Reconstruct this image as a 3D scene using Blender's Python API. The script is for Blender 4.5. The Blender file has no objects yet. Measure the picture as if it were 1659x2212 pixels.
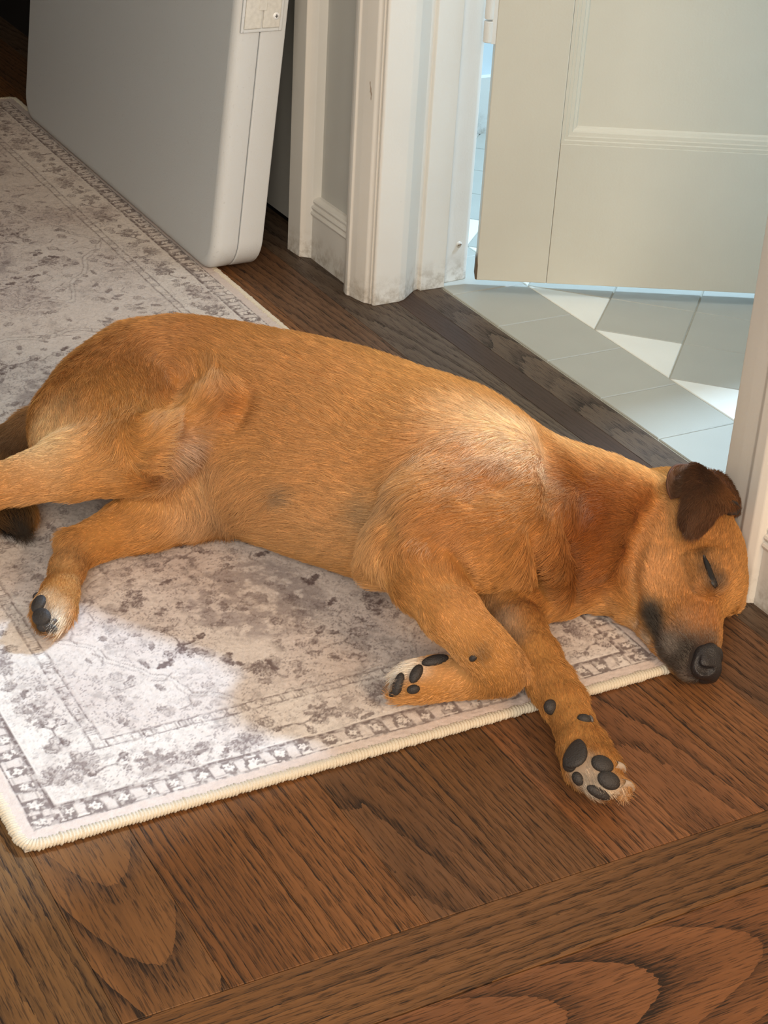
import bpy, bmesh, math, random
import numpy as np
from mathutils import Vector, Matrix
from mathutils.bvhtree import BVHTree

# ------------------------------------------------------------------ camera, world, light, exposure
S = bpy.context.scene
col = S.collection
IMW, IMH = 1659.0, 2212.0
CX, CY, FPX, CAMH = 829.5, 1106.0, 3850.0, 0.92
CM = np.array([[0.87873248, 0.18779792, -0.43881793],
               [-0.47433954, 0.44606514, -0.75896501],
               [0.05320933, 0.8750759, 0.48105191]])
cam_d = bpy.data.cameras.new('camera')
cam = bpy.data.objects.new('camera', cam_d)
col.objects.link(cam)
mw = Matrix([list(CM[0]) + [0], list(CM[1]) + [0], list(CM[2]) + [CAMH], [0, 0, 0, 1]])
cam.matrix_world = mw
cam_d.sensor_fit = 'VERTICAL'
cam_d.sensor_height = 36.0
cam_d.lens = FPX / IMH * 36.0
cam_d.clip_start = 0.02
S.camera = cam

S.view_settings.view_transform = 'Standard'
S.view_settings.look = 'None'
S.view_settings.exposure = 0.74
S.view_settings.gamma = 1.0
S.view_settings.use_curve_mapping = False
S.cycles.use_denoising = True
S.cycles.max_bounces = 8
S.cycles.diffuse_bounces = 5

world = bpy.data.worlds.new('world')
S.world = world
world.use_nodes = True
world.node_tree.nodes['Background'].inputs[0].default_value = (0.55, 0.7, 1.0, 1)
world.node_tree.nodes['Background'].inputs[1].default_value = 0.3


def area(name, loc, target, size, power, color, size_y=None, spread=None):
    d = bpy.data.lights.new(name, 'AREA')
    d.shape = 'RECTANGLE' if size_y else 'SQUARE'
    d.size = size
    if size_y:
        d.size_y = size_y
    d.energy = power
    d.color = color
    if spread:
        d.spread = spread
    o = bpy.data.objects.new(name, d)
    o.location = loc
    o.rotation_euler = (Vector(target) - Vector(loc)).to_track_quat('-Z', 'Y').to_euler()
    col.objects.link(o)
    return o


# daylight through the small bathroom window, then three unseen area lights added as fill
area('bathroom_window_light', (3.3, 1.76, 2.58), (0.62, 1.24, 0.05), 0.20, 34, (0.50, 0.73, 1.0), 0.26, 1.8)
area('bathroom_fill_light', (1.75, 1.45, 2.2), (1.55, 1.5, 0), 0.7, 5.5, (1.0, 0.98, 0.92))  # unseen overhead fill, added to brighten the near tiles and door front
area('room_fill_light', (-0.9, -1.3, 1.9), (0.9, 1.6, 0.2), 1.3, 58, (1.0, 0.90, 0.77))  # broad soft fill added on the camera side
area('room_warm_fill_light', (1.0, -0.75, 1.35), (0.9, 1.1, 0.0), 0.5, 14, (1.0, 0.60, 0.30))  # warm fill added for the orange cast on the right

# ------------------------------------------------------------------ helpers
rng = np.random.default_rng(7)
random.seed(7)


def at(x, y, z=0.0):
    """world point at height z that the photograph shows at pixel x, y"""
    d = CM @ np.array([x - CX, -(y - CY), -FPX])
    return d * ((z - CAMH) / d[2]) + np.array([0, 0, CAMH])


def ray(x, y):
    d = CM @ np.array([x - CX, -(y - CY), -FPX])
    return Vector((0, 0, CAMH)), Vector(d).normalized()


def tag(o, label=None, cat=None, group=None, kind=None):
    for k, v in (('label', label), ('category', cat), ('group', group), ('kind', kind)):
        if v:
            o[k] = v
    return o


def empty(name, loc=(0, 0, 0), rz=0.0):
    o = bpy.data.objects.new(name, None)
    o.location = loc
    o.rotation_euler = (0, 0, rz)
    o.empty_display_size = 0.05
    col.objects.link(o)
    return o


def mesh_obj(name, verts, faces, mat=None, parent=None, smooth=False, loc=None):
    me = bpy.data.meshes.new(name)
    me.from_pydata([tuple(map(float, v)) for v in verts], [], [tuple(map(int, f)) for f in faces])
    return fin(name, me, mat, parent, smooth, loc)


def fin(name, me, mat, parent, smooth=False, loc=None):
    if mat:
        me.materials.append(mat)
    if smooth:
        me.polygons.foreach_set('use_smooth', [True] * len(me.polygons))
    me.update()
    o = bpy.data.objects.new(name, me)
    col.objects.link(o)
    if loc is not None:
        o.location = loc
    if parent:
        o.parent = parent
    return o


def np_mesh(name, V, F, mat, parent, smooth=True):
    me = bpy.data.meshes.new(name)
    k = F.shape[1]
    me.vertices.add(len(V))
    me.vertices.foreach_set('co', V.astype(np.float32).ravel())
    me.loops.add(F.size)
    me.loops.foreach_set('vertex_index', F.astype(np.int32).ravel())
    me.polygons.add(len(F))
    me.polygons.foreach_set('loop_start', np.arange(0, F.size, k, dtype=np.int32))
    me.polygons.foreach_set('loop_total', np.full(len(F), k, dtype=np.int32))
    me.update(calc_edges=True)
    me.validate()
    return fin(name, me, mat, parent, smooth)


def box(name, x0, x1, y0, y1, z0, z1, mat, parent=None, bev=0.0, seg=2):
    bm = bmesh.new()
    bmesh.ops.create_cube(bm, size=1)
    for v in bm.verts:
        v.co = ((x0 + x1) / 2 + v.co.x * (x1 - x0), (y0 + y1) / 2 + v.co.y * (y1 - y0), (z0 + z1) / 2 + v.co.z * (z1 - z0))
    if bev:
        bmesh.ops.bevel(bm, geom=bm.edges[:], offset=bev, segments=seg, affect='EDGES', profile=0.5)
    me = bpy.data.meshes.new(name)
    bm.to_mesh(me)
    bm.free()
    return fin(name, me, mat, parent, smooth=False)


def prism(name, pts, z0, z1, mat, parent=None, bev=0.0, smooth=False):
    """vertical extrusion of a footprint polygon"""
    bm = bmesh.new()
    lo = [bm.verts.new((p[0], p[1], z0)) for p in pts]
    hi = [bm.verts.new((p[0], p[1], z1)) for p in pts]
    n = len(pts)
    bm.faces.new(lo[::-1])
    bm.faces.new(hi)
    for i in range(n):
        bm.faces.new((lo[i], lo[(i + 1) % n], hi[(i + 1) % n], hi[i]))
    bmesh.ops.recalc_face_normals(bm, faces=bm.faces[:])
    if bev:
        ed = [e for e in bm.edges if abs(e.verts[0].co.z - e.verts[1].co.z) > 0.01 or bev < 0.0025]
        bmesh.ops.bevel(bm, geom=ed, offset=bev, segments=2, affect='EDGES', profile=0.5)
    me = bpy.data.meshes.new(name)
    bm.to_mesh(me)
    bm.free()
    return fin(name, me, mat, parent, smooth)


def sweep(name, prof, a, b, out, mat, parent=None):
    """profile (out distance, height) swept from a to b; out = horizontal unit vector"""
    a = Vector(a); b = Vector(b); o = Vector(out)
    V = [a + o * p[0] + Vector((0, 0, p[1])) for p in prof] + [b + o * p[0] + Vector((0, 0, p[1])) for p in prof]
    n = len(prof)
    F = [(i, (i + 1) % n, n + (i + 1) % n, n + i) for i in range(n)]
    F += [tuple(range(n))[::-1], tuple(range(n, 2 * n))]
    bm = bmesh.new()
    vs = [bm.verts.new(v) for v in V]
    for f in F:
        bm.faces.new([vs[i] for i in f])
    bmesh.ops.recalc_face_normals(bm, faces=bm.faces[:])
    me = bpy.data.meshes.new(name)
    bm.to_mesh(me)
    bm.free()
    return fin(name, me, mat, parent)


# ------------------------------------------------------------------ materials
def new_mat(name):
    m = bpy.data.materials.new(name)
    m.use_nodes = True
    nt = m.node_tree
    return m, nt, nt.nodes['Principled BSDF']


def N(nt, t, **kw):
    n = nt.nodes.new(t)
    for k, v in kw.items():
        setattr(n, k, v)
    return n


def setin(nt, sock, v):
    if isinstance(v, bpy.types.NodeSocket):
        nt.links.new(v, sock)
    elif isinstance(v, (tuple, list)) and len(v) == 3 and sock.type == 'RGBA':
        sock.default_value = (*v, 1)
    else:
        sock.default_value = v


def mth(nt, op, a, b=0.0, c=0.0, clamp=False):
    n = N(nt, 'ShaderNodeMath', operation=op, use_clamp=clamp)
    for s, v in zip(n.inputs, (a, b, c)):
        setin(nt, s, v)
    return n.outputs[0]


def mixc(nt, f, a, b, mode='MIX'):
    n = N(nt, 'ShaderNodeMix', data_type='RGBA', blend_type=mode)
    setin(nt, n.inputs[0], f)
    setin(nt, n.inputs[6], a)
    setin(nt, n.inputs[7], b)
    return n.outputs[2]


def noise(nt, vec, scale, detail=3.0, rough=0.5, dist=0.0):
    n = N(nt, 'ShaderNodeTexNoise')
    if vec is not None:
        nt.links.new(vec, n.inputs['Vector'])
    n.inputs['Scale'].default_value = scale
    n.inputs['Detail'].default_value = detail
    n.inputs['Roughness'].default_value = rough
    n.inputs['Distortion'].default_value = dist
    return n.outputs['Fac']


def ramp(nt, v, lo, hi, a=0.0, b=1.0):
    n = N(nt, 'ShaderNodeMapRange')
    n.clamp = True
    setin(nt, n.inputs[0], v)
    for i, x in enumerate((lo, hi, a, b)):
        n.inputs[i + 1].default_value = x
    return n.outputs[0]


def vmap(nt, vec, scale, loc=(0, 0, 0)):
    n = N(nt, 'ShaderNodeMapping')
    nt.links.new(vec, n.inputs[0])
    n.inputs['Scale'].default_value = scale
    n.inputs['Location'].default_value = loc
    return n.outputs[0]


def bump(nt, h, strength, dist, bsdf, normal=None):
    n = N(nt, 'ShaderNodeBump')
    n.inputs['Strength'].default_value = strength
    n.inputs['Distance'].default_value = dist
    nt.links.new(h, n.inputs['Height'])
    nt.links.new(n.outputs[0], bsdf.inputs['Normal'])
    return n


def paint(name, c, rough=0.45, mottle=0.05, grime=False, bs=0.25):
    m, nt, b = new_mat(name)
    tc = N(nt, 'ShaderNodeTexCoord').outputs['Object']
    n1 = noise(nt, tc, 6, 4)
    c2 = tuple(x * (1 - mottle * 2) for x in c)
    cc = mixc(nt, ramp(nt, n1, 0.35, 0.7), c, c2)
    if grime:
        sep = N(nt, 'ShaderNodeSeparateXYZ')
        nt.links.new(tc, sep.inputs[0])
        n2 = noise(nt, tc, 70, 4, 0.7)
        g = mth(nt, 'MULTIPLY', ramp(nt, sep.outputs[2], 0.045, 0.0), ramp(nt, n2, 0.42, 0.66))
        cc = mixc(nt, mth(nt, 'MULTIPLY', g, 0.65), cc, (0.22, 0.15, 0.07))
        ch = ramp(nt, noise(nt, vmap(nt, tc, (1, 1, 0.35), (3, 1, 2)), 55, 3, 0.6), 0.735, 0.75)
        cc = mixc(nt, mth(nt, 'MULTIPLY', ch, 0.8), cc, (0.30, 0.22, 0.15))
    nt.links.new(cc, b.inputs['Base Color'])
    b.inputs['Roughness'].default_value = rough
    h = mth(nt, 'ADD', noise(nt, vmap(nt, tc, (1, 1, 0.25)), 60, 3), mth(nt, 'MULTIPLY', noise(nt, tc, 350, 2), 0.5))
    bump(nt, h, bs, 0.0008, b)
    return m


M_trim = paint('trim_paint', (0.74, 0.71, 0.65), 0.38, 0.03, True)
M_wall = paint('wall_paint', (0.50, 0.49, 0.45), 0.6, 0.03)
M_bwall = paint('bathroom_paint', (0.66, 0.72, 0.73), 0.5, 0.02)
M_door = paint('door_paint', (0.63, 0.57, 0.455), 0.42, 0.03)
M_ceiling = paint('ceiling_paint', (0.75, 0.74, 0.7), 0.7, 0.02)
M_dark = paint('unlit_hall_end', (0.012, 0.010, 0.009), 0.8, 0.02)  # darkness of the unlit hall end painted into its walls


def plastic():
    m, nt, b = new_mat('speckled_plastic')
    tc = N(nt, 'ShaderNodeTexCoord').outputs['Object']
    sp = ramp(nt, noise(nt, tc, 240, 2, 0.6), 0.66, 0.72)
    cc = mixc(nt, mth(nt, 'MULTIPLY', sp, 0.25), (0.60, 0.62, 0.62), (0.35, 0.36, 0.37))
    nt.links.new(cc, b.inputs['Base Color'])
    b.inputs['Roughness'].default_value = 0.5
    bump(nt, noise(nt, tc, 420, 3, 0.6), 0.5, 0.0006, b)
    return m


M_plastic = plastic()


def flat(name, c, rough=0.5, metal=0.0, bs=0.0, scale=200):
    m, nt, b = new_mat(name)
    tc = N(nt, 'ShaderNodeTexCoord').outputs['Object']
    n1 = noise(nt, tc, scale, 4)
    cc = mixc(nt, n1, tuple(x * 0.8 for x in c), tuple(min(1, x * 1.2) for x in c))
    nt.links.new(cc, b.inputs['Base Color'])
    b.inputs['Roughness'].default_value = rough
    b.inputs['Metallic'].default_value = metal
    if bs:
        bump(nt, n1, bs, 0.001, b)
    return m


M_hinge = flat('hinge_plastic', (0.62, 0.61, 0.56), 0.5)
M_steel = flat('screw_steel', (0.85, 0.87, 0.87), 0.5, 0.2)
M_slot = flat('screw_slot', (0.05, 0.05, 0.05), 0.6)
M_grout = flat('grout', (0.45, 0.42, 0.34), 0.9, 0, 0.5)
M_gap = flat('joint_dark', (0.02, 0.012, 0.008), 0.9)
M_chip = flat('chipped_paint', (0.14, 0.09, 0.05), 0.9)


def tile_mat(name, c, edge):
    m, nt, b = new_mat(name)
    tc = N(nt, 'ShaderNodeTexCoord').outputs['Object']
    n1 = noise(nt, tc, 14, 4)
    n2 = noise(nt, tc, 900, 2)
    cc = mixc(nt, n1, tuple(x * 0.93 for x in c), tuple(min(1, x * 1.06) for x in c))
    cc = mixc(nt, ramp(nt, n2, 0.55, 0.75, 0, 0.25), cc, edge)
    nt.links.new(cc, b.inputs['Base Color'])
    b.inputs['Roughness'].default_value = 0.42
    bump(nt, n2, 0.15, 0.0003, b)
    return m


M_tgray = tile_mat('gray_tile', (0.42, 0.40, 0.335), (0.5, 0.5, 0.48))
M_tcream = tile_mat('cream_tile', (0.82, 0.79, 0.70), (0.7, 0.66, 0.55))


def wood(name, seed, A=0.0, C=1.0, B=0.0, x0=0.0, light=(0.20, 0.088, 0.034), dark=(0.022, 0.012, 0.007),
         nring=34.0, warp=0.5, gray=0.0, contrast=1.15, jag=0.45):
    """stained oak: saw-tooth growth rings over the field A*(x-x0)^2 + C*x + B*y, with pores; x across, y along"""
    m, nt, b = new_mat(name)
    light = (light[0] * 0.97, light[1] * 0.86, light[2] * 0.72)
    r = random.Random(seed)
    tc = N(nt, 'ShaderNodeTexCoord').outputs['Object']
    off = (r.uniform(-9, 9), r.uniform(-9, 9), r.uniform(-9, 9))
    sep = N(nt, 'ShaderNodeSeparateXYZ')
    nt.links.new(tc, sep.inputs[0])
    X, Y = sep.outputs[0], sep.outputs[1]
    n_low = noise(nt, vmap(nt, tc, (14, 3.2, 1), off), 1.0, 3, 0.55)
    n_jag = noise(nt, vmap(nt, tc, (260, 45, 1), off), 1.0, 2, 0.6)
    xd = mth(nt, 'SUBTRACT', X, x0)
    F = mth(nt, 'MULTIPLY', mth(nt, 'MULTIPLY', xd, xd), A)
    F = mth(nt, 'ADD', F, mth(nt, 'MULTIPLY', X, C))
    F = mth(nt, 'ADD', F, mth(nt, 'MULTIPLY', Y, B))
    F = mth(nt, 'ADD', F, mth(nt, 'MULTIPLY', n_low, warp))
    F = mth(nt, 'ADD', mth(nt, 'MULTIPLY', F, nring), mth(nt, 'MULTIPLY', n_jag, jag))
    # uneven ring spacing
    F = mth(nt, 'ADD', F, mth(nt, 'MULTIPLY', mth(nt, 'SINE', mth(nt, 'MULTIPLY', F, 0.37)), 1.1))
    saw = mth(nt, 'FRACT', F)
    ring = mth(nt, 'POWER', mth(nt, 'SUBTRACT', 1.0, saw), 2.4)
    rid = mth(nt, 'FRACT', mth(nt, 'MULTIPLY', mth(nt, 'FLOOR', F), 0.3819))
    ring = mth(nt, 'MULTIPLY', ring, ramp(nt, rid, 0, 1, 0.35, 1.0))
    pore = ramp(nt, noise(nt, vmap(nt, tc, (620, 34, 1), off), 1.0, 3, 0.75), 0.40, 0.58)
    d = mth(nt, 'MULTIPLY', ring, mth(nt, 'ADD', mth(nt, 'MULTIPLY', pore, 0.75), 0.42))
    small = ramp(nt, noise(nt, vmap(nt, tc, (720, 44, 1), off), 1.0, 2, 0.6), 0.53, 0.64)
    d = mth(nt, 'ADD', d, mth(nt, 'MULTIPLY', small, 0.5), clamp=True)
    knot = ramp(nt, noise(nt, vmap(nt, tc, (190, 90, 1), off), 1.0, 1, 0.5), 0.78, 0.84)
    d = mth(nt, 'MAXIMUM', mth(nt, 'MULTIPLY', d, contrast), mth(nt, 'MULTIPLY', knot, 0.8))
    var = noise(nt, vmap(nt, tc, (9, 2, 1), off), 1.0, 4, 0.6)
    l2 = tuple(x * k for x, k in zip(light, (0.66, 0.66, 0.70)))
    g = (0.125, 0.095, 0.070)
    base = mixc(nt, ramp(nt, var, 0.35, 0.68), light, l2)
    if gray:
        base = mixc(nt, gray, base, g)
    streak = noise(nt, vmap(nt, tc, (240, 4, 1), off), 1.0, 3, 0.6)
    base = mixc(nt, ramp(nt, streak, 0.35, 0.70, 0.0, 0.5), base, tuple(x * 0.45 for x in light))
    cc = mixc(nt, d, base, dark)
    nt.links.new(cc, b.inputs['Base Color'])
    b.inputs['Specular IOR Level'].default_value = 0.35
    rr = mth(nt, 'ADD', mth(nt, 'MULTIPLY', d, 0.22), 0.43)
    nt.links.new(rr, b.inputs['Roughness'])
    bump(nt, mth(nt, 'SUBTRACT', 1.0, d), 0.5, 0.0006, b)
    return m


# ------------------------------------------------------------------ floor boards
floor = box('floor', -2.2, 1.22, -2.6, 4.4, -0.06, -0.0125, M_gap)
tag(floor, 'dark stained oak strip floor of the hallway', None, None, 'structure')


def board(x0, x1, y0, y1, mat, along='Y', z=0.0, parent=floor, name='floor_board'):
    g = 0.0002
    w, l = (x1 - x0, y1 - y0) if along == 'Y' else (y1 - y0, x1 - x0)
    hw, hl, c = w / 2 - g, l / 2 - g, 0.0003
    V = [(sx * hw, sy * hl, -0.012) for sx, sy in ((-1, -1), (1, -1), (1, 1), (-1, 1))]
    V += [(sx * hw, sy * hl, -c) for sx, sy in ((-1, -1), (1, -1), (1, 1), (-1, 1))]
    V += [(sx * (hw - c), sy * (hl - c), 0) for sx, sy in ((-1, -1), (1, -1), (1, 1), (-1, 1))]
    F = [(0, 3, 2, 1), (8, 9, 10, 11)]
    for k in (0, 4):
        for i in range(4):
            j = (i + 1) % 4
            F.append((k + i, k + j, k + 4 + j, k + 4 + i))
    o = mesh_obj(name, V, F, mat, parent)
    o.location = ((x0 + x1) / 2, (y0 + y1) / 2, z)
    if along == 'X':
        o.rotation_euler = (0, 0, math.pi / 2)
    return o


ORG = (0.25, 0.118, 0.045)
BRN = (0.205, 0.106, 0.046)
RED = (0.30, 0.142, 0.064)
DK = (0.135, 0.084, 0.048)
edges = [-0.26, -0.177, -0.095, -0.012, 0.07, 0.152, 0.235, 0.318, 0.400, 0.483, 0.565, 0.648, 0.730, 0.813, 0.895, 0.977, 1.06, 1.138, 1.175, 1.222]
spec = {
    6: dict(C=1, A=8, B=0.03, light=(0.21, 0.125, 0.06), nring=55, warp=0.02),
    7: dict(A=150, C=0, B=-3.4, x0=0.006, light=(0.225, 0.118, 0.052), nring=3.2, warp=0.10, jag=0.12),
    8: dict(C=1, A=0, B=0.02, light=ORG, nring=190, warp=0.012),
    9: dict(C=1, A=3, B=0.05, light=ORG, nring=95, warp=0.022),
    10: dict(A=30, C=1.2, B=0.45, x0=-0.02, light=(0.19, 0.10, 0.047), nring=22, warp=0.08),
    11: dict(C=1, A=0, B=0.03, light=BRN, nring=150, warp=0.016),
    12: dict(C=1, A=0, B=0.02, light=RED, nring=130, warp=0.014),
    13: dict(A=25, C=1.4, B=0.40, light=RED, nring=24, warp=0.07),
    14: dict(C=1, A=0, B=0.03, light=(0.28, 0.134, 0.057), nring=140, warp=0.016),
    15: dict(C=1, A=4, B=0.05, light=(0.20, 0.098, 0.043), nring=80, warp=0.03, gray=0.2),
    16: dict(C=1, A=12, B=0.12, light=DK, nring=48, warp=0.05, gray=0.5),
    17: dict(C=1, A=0, B=0.02, light=(0.065, 0.033, 0.021), nring=120, warp=0.02, contrast=0.5),
    18: dict(C=1, A=40, B=0.5, x0=0.01, light=(0.15, 0.095, 0.060), nring=22, warp=0.09, gray=0.3),
}
for i in range(len(edges) - 1):
    kw = spec.get(i, dict(C=1, A=0, B=0.03, light=BRN, nring=110, warp=0.02))
    m = wood('oak_board', 100 + i, **kw)
    if i >= 17:   # threshold boards end at the jambs
        board(edges[i], edges[i + 1], 1.06, 2.13, m)
    else:
        jn = 2.25 + 0.27 * ((i * 7) % 5)
        board(edges[i], edges[i + 1], 0.8705, jn, m)
        board(edges[i], edges[i + 1], jn, 4.3, m)
# cross boards of the front room
for k, (ya, yb, kw) in enumerate((
        (0.796, 0.870, dict(C=1, A=0, B=0.03, light=(0.22, 0.115, 0.048), nring=75, warp=0.022)),
        (0.600, 0.795, dict(A=105, C=0, B=-3.0, x0=0.052, light=(0.245, 0.112, 0.048), nring=3.6, warp=0.11, jag=0.14)),
        (0.515, 0.599, dict(C=1, A=0, B=0.05, light=BRN, nring=90, warp=0.03)),
        (0.430, 0.514, dict(C=1, A=0, B=0.05, light=RED, nring=90, warp=0.03)))):
    board(-0.6, 1.30, ya, yb, wood('oak_board', 300 + k, **kw), along='X')
for k in range(30):
    yb = 0.429 - k * 0.0845
    board(-1.9, 1.9, yb - 0.084, yb, bpy.data.materials['oak_board.003'], along='X')

# ------------------------------------------------------------------ bathroom tile floor
tiles = box('floor_tiled', 1.223, 5.0, 0.4, 3.4, -0.06, -0.0022, M_grout)
tag(tiles, 'gray and cream tiled bathroom floor beyond the threshold', None, None, 'structure')


def tile(pts, mat):
    """pts counter-clockwise; shrink by half a joint, chamfered top"""
    c = np.mean(pts, axis=0)

    def shrink(d):
        out = []
        n = len(pts)
        for i in range(n):
            p0, p, p1 = (np.array(pts[(i + k) % n], float) for k in (-1, 0, 1))
            e0 = (p - p0) / np.linalg.norm(p - p0)
            e1 = (p1 - p) / np.linalg.norm(p1 - p)
            n0 = np.array([-e0[1], e0[0]]); n1 = np.array([-e1[1], e1[0]])
            out.append(p + (n0 + n1) * d / (1 + n0 @ n1))
        return out
    a, b2 = shrink(0.0008), shrink(0.0018)
    n = len(pts)
    V = [(p[0] - c[0], p[1] - c[1], z) for z, L in ((-0.006, a), (-0.001, a), (0.0, b2)) for p in L]
    F = [tuple(range(n))[::-1], tuple(range(2 * n, 3 * n))]
    for k in (0, n):
        for i in range(n):
            j = (i + 1) % n
            F.append((k + i, k + j, k + n + j, k + n + i))
    return mesh_obj('tile', V, F, mat, tiles, loc=(c[0], c[1], 0))


TS = 0.1205
ys = [1.483 + TS * k for k in range(-9, 16)]
for ya in ys:
    tile([(1.225, ya), (1.3425, ya), (1.3425, ya + TS), (1.225, ya + TS)], M_tgray)
HY = 0.168
hh = HY / 2
y_ap = 1.621
for k in range(-6, 10):
    yc = y_ap + HY * k
    # cream triangle against the border row, right angle pointing into the room
    tile([(1.3425, yc), (1.3425 + hh, yc + hh), (1.3425, yc + HY)], M_tcream)
for i in range(0, 9):
    for k in range(-5, 9):
        yc = y_ap + HY * k + (hh if i % 2 else 0)
        xc = 1.3425 + hh * (i + 1)
        mat = M_tcream if (i % 4 == 3 and k % 2 == 0) else M_tgray
        tile([(xc - hh, yc), (xc, yc - hh), (xc + hh, yc), (xc, yc + hh)], mat)

# ------------------------------------------------------------------ room shell
ZT = 2.8


def struct(o, label=None):
    return tag(o, label, None, None, 'structure')


struct(box('wall_hall', 1.115, 1.215, 2.05, 2.16, 0, ZT, M_wall), 'painted wall strip between the two door casings')
struct(box('wall_right', 1.105, 1.20, 0.86, 1.145, 0, ZT, M_wall), 'painted wall beyond the right door casing')
struct(box('wall_front_right', 1.105, 5.0, 0.80, 0.8999, 0, ZT, M_wall))
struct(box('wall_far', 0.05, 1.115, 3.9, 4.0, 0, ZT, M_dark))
struct(box('wall_left', -0.05, 0.05, 0.95, 4.4, 0, ZT, M_wall))
struct(box('wall_front_left', -2.3, -0.05, 0.87, 0.97, 0, ZT, M_wall))
struct(box('wall_room_left', -2.3, -2.2, -2.7, 0.87, 0, ZT, M_wall))
struct(box('wall_room_back', -2.3, 3.7, -2.75, -2.65, 0, ZT, M_wall))
struct(box('wall_room_right', 3.6, 3.7, -2.7, 0.87, 0, ZT, M_wall))
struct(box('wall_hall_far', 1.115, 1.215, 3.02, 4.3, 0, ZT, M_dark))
struct(box('wall_header', 1.115, 1.215, 1.145, 2.16, 2.06, ZT, M_wall))
struct(box('wall_header_far', 1.115, 1.215, 2.16, 3.02, 2.06, ZT, M_wall))
struct(box('ceiling', -2.3, 5.0, -2.75, 4.4, ZT, ZT + 0.05, M_ceiling))
# bathroom
struct(box('wall_bathroom_left', 1.22, 5.0, 2.62, 2.72, 0, ZT, M_bwall), 'pale blue bathroom wall')
struct(box('wall_bathroom_right', 1.22, 5.0, 0.9, 1.0, 0, ZT, M_bwall))
wb = []
struct(box('wall_bathroom_back', 3.5, 3.6, 1.0, 2.62, 0, ZT, M_bwall))
struct(box('baseboard_bathroom', 1.32, 3.5, 2.604, 2.62, 0, 0.10, M_trim))
struct(box('wall_bathroom_front', 1.216, 1.262, 2.0605, 2.62, 0, ZT, M_bwall))
# window in the bathroom back wall: frame, sill and bright pane
win = struct(empty('window_1', (3.49, 1.76, 2.50)))
glow = bpy.data.materials.new('window_daylight')
glow.use_nodes = True
gn = glow.node_tree
gn.nodes.remove(gn.nodes['Principled BSDF'])
em = gn.nodes.new('ShaderNodeEmission')
em.inputs[0].default_value = (0.72, 0.86, 1, 1)
em.inputs[1].default_value = 2.0
gn.links.new(em.outputs[0], gn.nodes['Material Output'].inputs[0])
box('pane', -0.006, 0.0, -0.19, 0.19, -0.23, 0.23, glow, win)
for nm, a in (('window_frame', (-0.03, 0.0, -0.25, -0.19, -0.29, 0.29)), ('window_frame', (-0.03, 0.0, 0.19, 0.25, -0.29, 0.29)),
              ('window_frame', (-0.03, 0.0, -0.19, 0.19, 0.23, 0.29)), ('window_sill', (-0.07, 0.0, -0.28, 0.28, -0.31, -0.23))):
    box(nm, *a, M_trim, win)

# baseboards: plinth with three beads
BP = [(0, 0), (0.013, 0), (0.013, 0.064), (0.0155, 0.066), (0.0165, 0.0685), (0.0155, 0.071), (0.012, 0.0725), (0.0145, 0.0745),
      (0.0155, 0.077), (0.0145, 0.0795), (0.0105, 0.081), (0.0125, 0.083), (0.013, 0.0855), (0.0115, 0.088), (0.005, 0.090), (0, 0.090)]
struct(sweep('baseboard_hall', BP, (1.115, 2.0305, 0), (1.115, 2.1595, 0), (-1, 0, 0), M_trim), 'white beaded baseboard between the door casings')
struct(sweep('baseboard_right', BP, (1.105, 0.88, 0), (1.105, 1.1385, 0), (-1, 0, 0), M_trim), 'white beaded baseboard right of the doorway')

# door casing and jamb, left side: moulded casing, groove, return, stop
casing = [(1.115, 2.031), (1.098, 2.031), (1.087, 2.029), (1.0845, 2.020), (1.0845, 2.014), (1.087, 2.012), (1.089, 2.0), (1.0915, 1.99), (1.094, 1.981),
          (1.0975, 1.9785), (1.0985, 1.976), (1.0985, 1.9738), (1.115, 1.9738)]
struct(prism('trim_1', casing, 0, 2.1, M_trim, bev=0.0012), 'moulded white door casing on the hall side, left of the doorway')
jamb = [(1.1005, 1.973), (1.1005, 1.969), (1.103, 1.9672), (1.141, 1.968), (1.152, 1.972), (1.166, 1.984), (1.180, 1.996), (1.187, 1.9985), (1.1885, 1.9925), (1.227, 1.9925),
        (1.228, 2.006), (1.268, 2.010), (1.2735, 2.012), (1.2735, 2.06), (1.1152, 2.06), (1.1152, 1.973)]
j1 = struct(prism('trim_2', jamb, 0, 2.06, M_trim, bev=0.0012), 'white door jamb with a stop, left side of the doorway')
# far casing
struct(prism('trim_3', [(1.115, 2.160), (1.101, 2.160), (1.094, 2.166), (1.088, 2.170), (1.086, 2.205), (1.097, 2.218), (1.10, 2.226), (1.215, 2.226), (1.215, 2.160)], 0, 2.1, M_trim, bev=0.001), 'white casing of the dark doorway behind the table')
# right casing
struct(prism('trim_4', [(1.105, 1.139), (1.092, 1.139), (1.086, 1.142), (1.082, 1.150), (1.0825, 1.163), (1.086, 1.170), (1.089, 1.190), (1.092, 1.205), (1.094, 1.2135), (1.097, 1.216), (1.225, 1.216), (1.225, 1.139)], 0, 2.1, M_trim, bev=0.0012), 'white door casing the dog rests its head against')
struct(box('trim_5', 1.09, 1.31, 1.216, 1.968, 2.02, 2.10, M_trim))

# recessed dark door of the far doorway
d2 = struct(empty('door_2', (1.13, 2.64, 0)), 'closed door in the dark doorway behind the folding table')
box('door_leaf', 0.0, 0.035, -0.41, 0.37, 0.012, 2.03, M_wall, d2)
struct(box('floor_far_room', 1.223, 1.6, 3.4, 4.3, -0.06, 0.0, M_gap))

# ------------------------------------------------------------------ open panelled door
u = np.array([0.8814, -0.47237]); nrm = np.array([-0.47237, -0.8814])   # along the leaf, and towards the hall
dang = math.atan2(u[1], u[0])
door = struct(empty('door_1', (1.2586, 1.9618, 0), dang), 'open cream panelled bathroom door seen from the hall')
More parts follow.
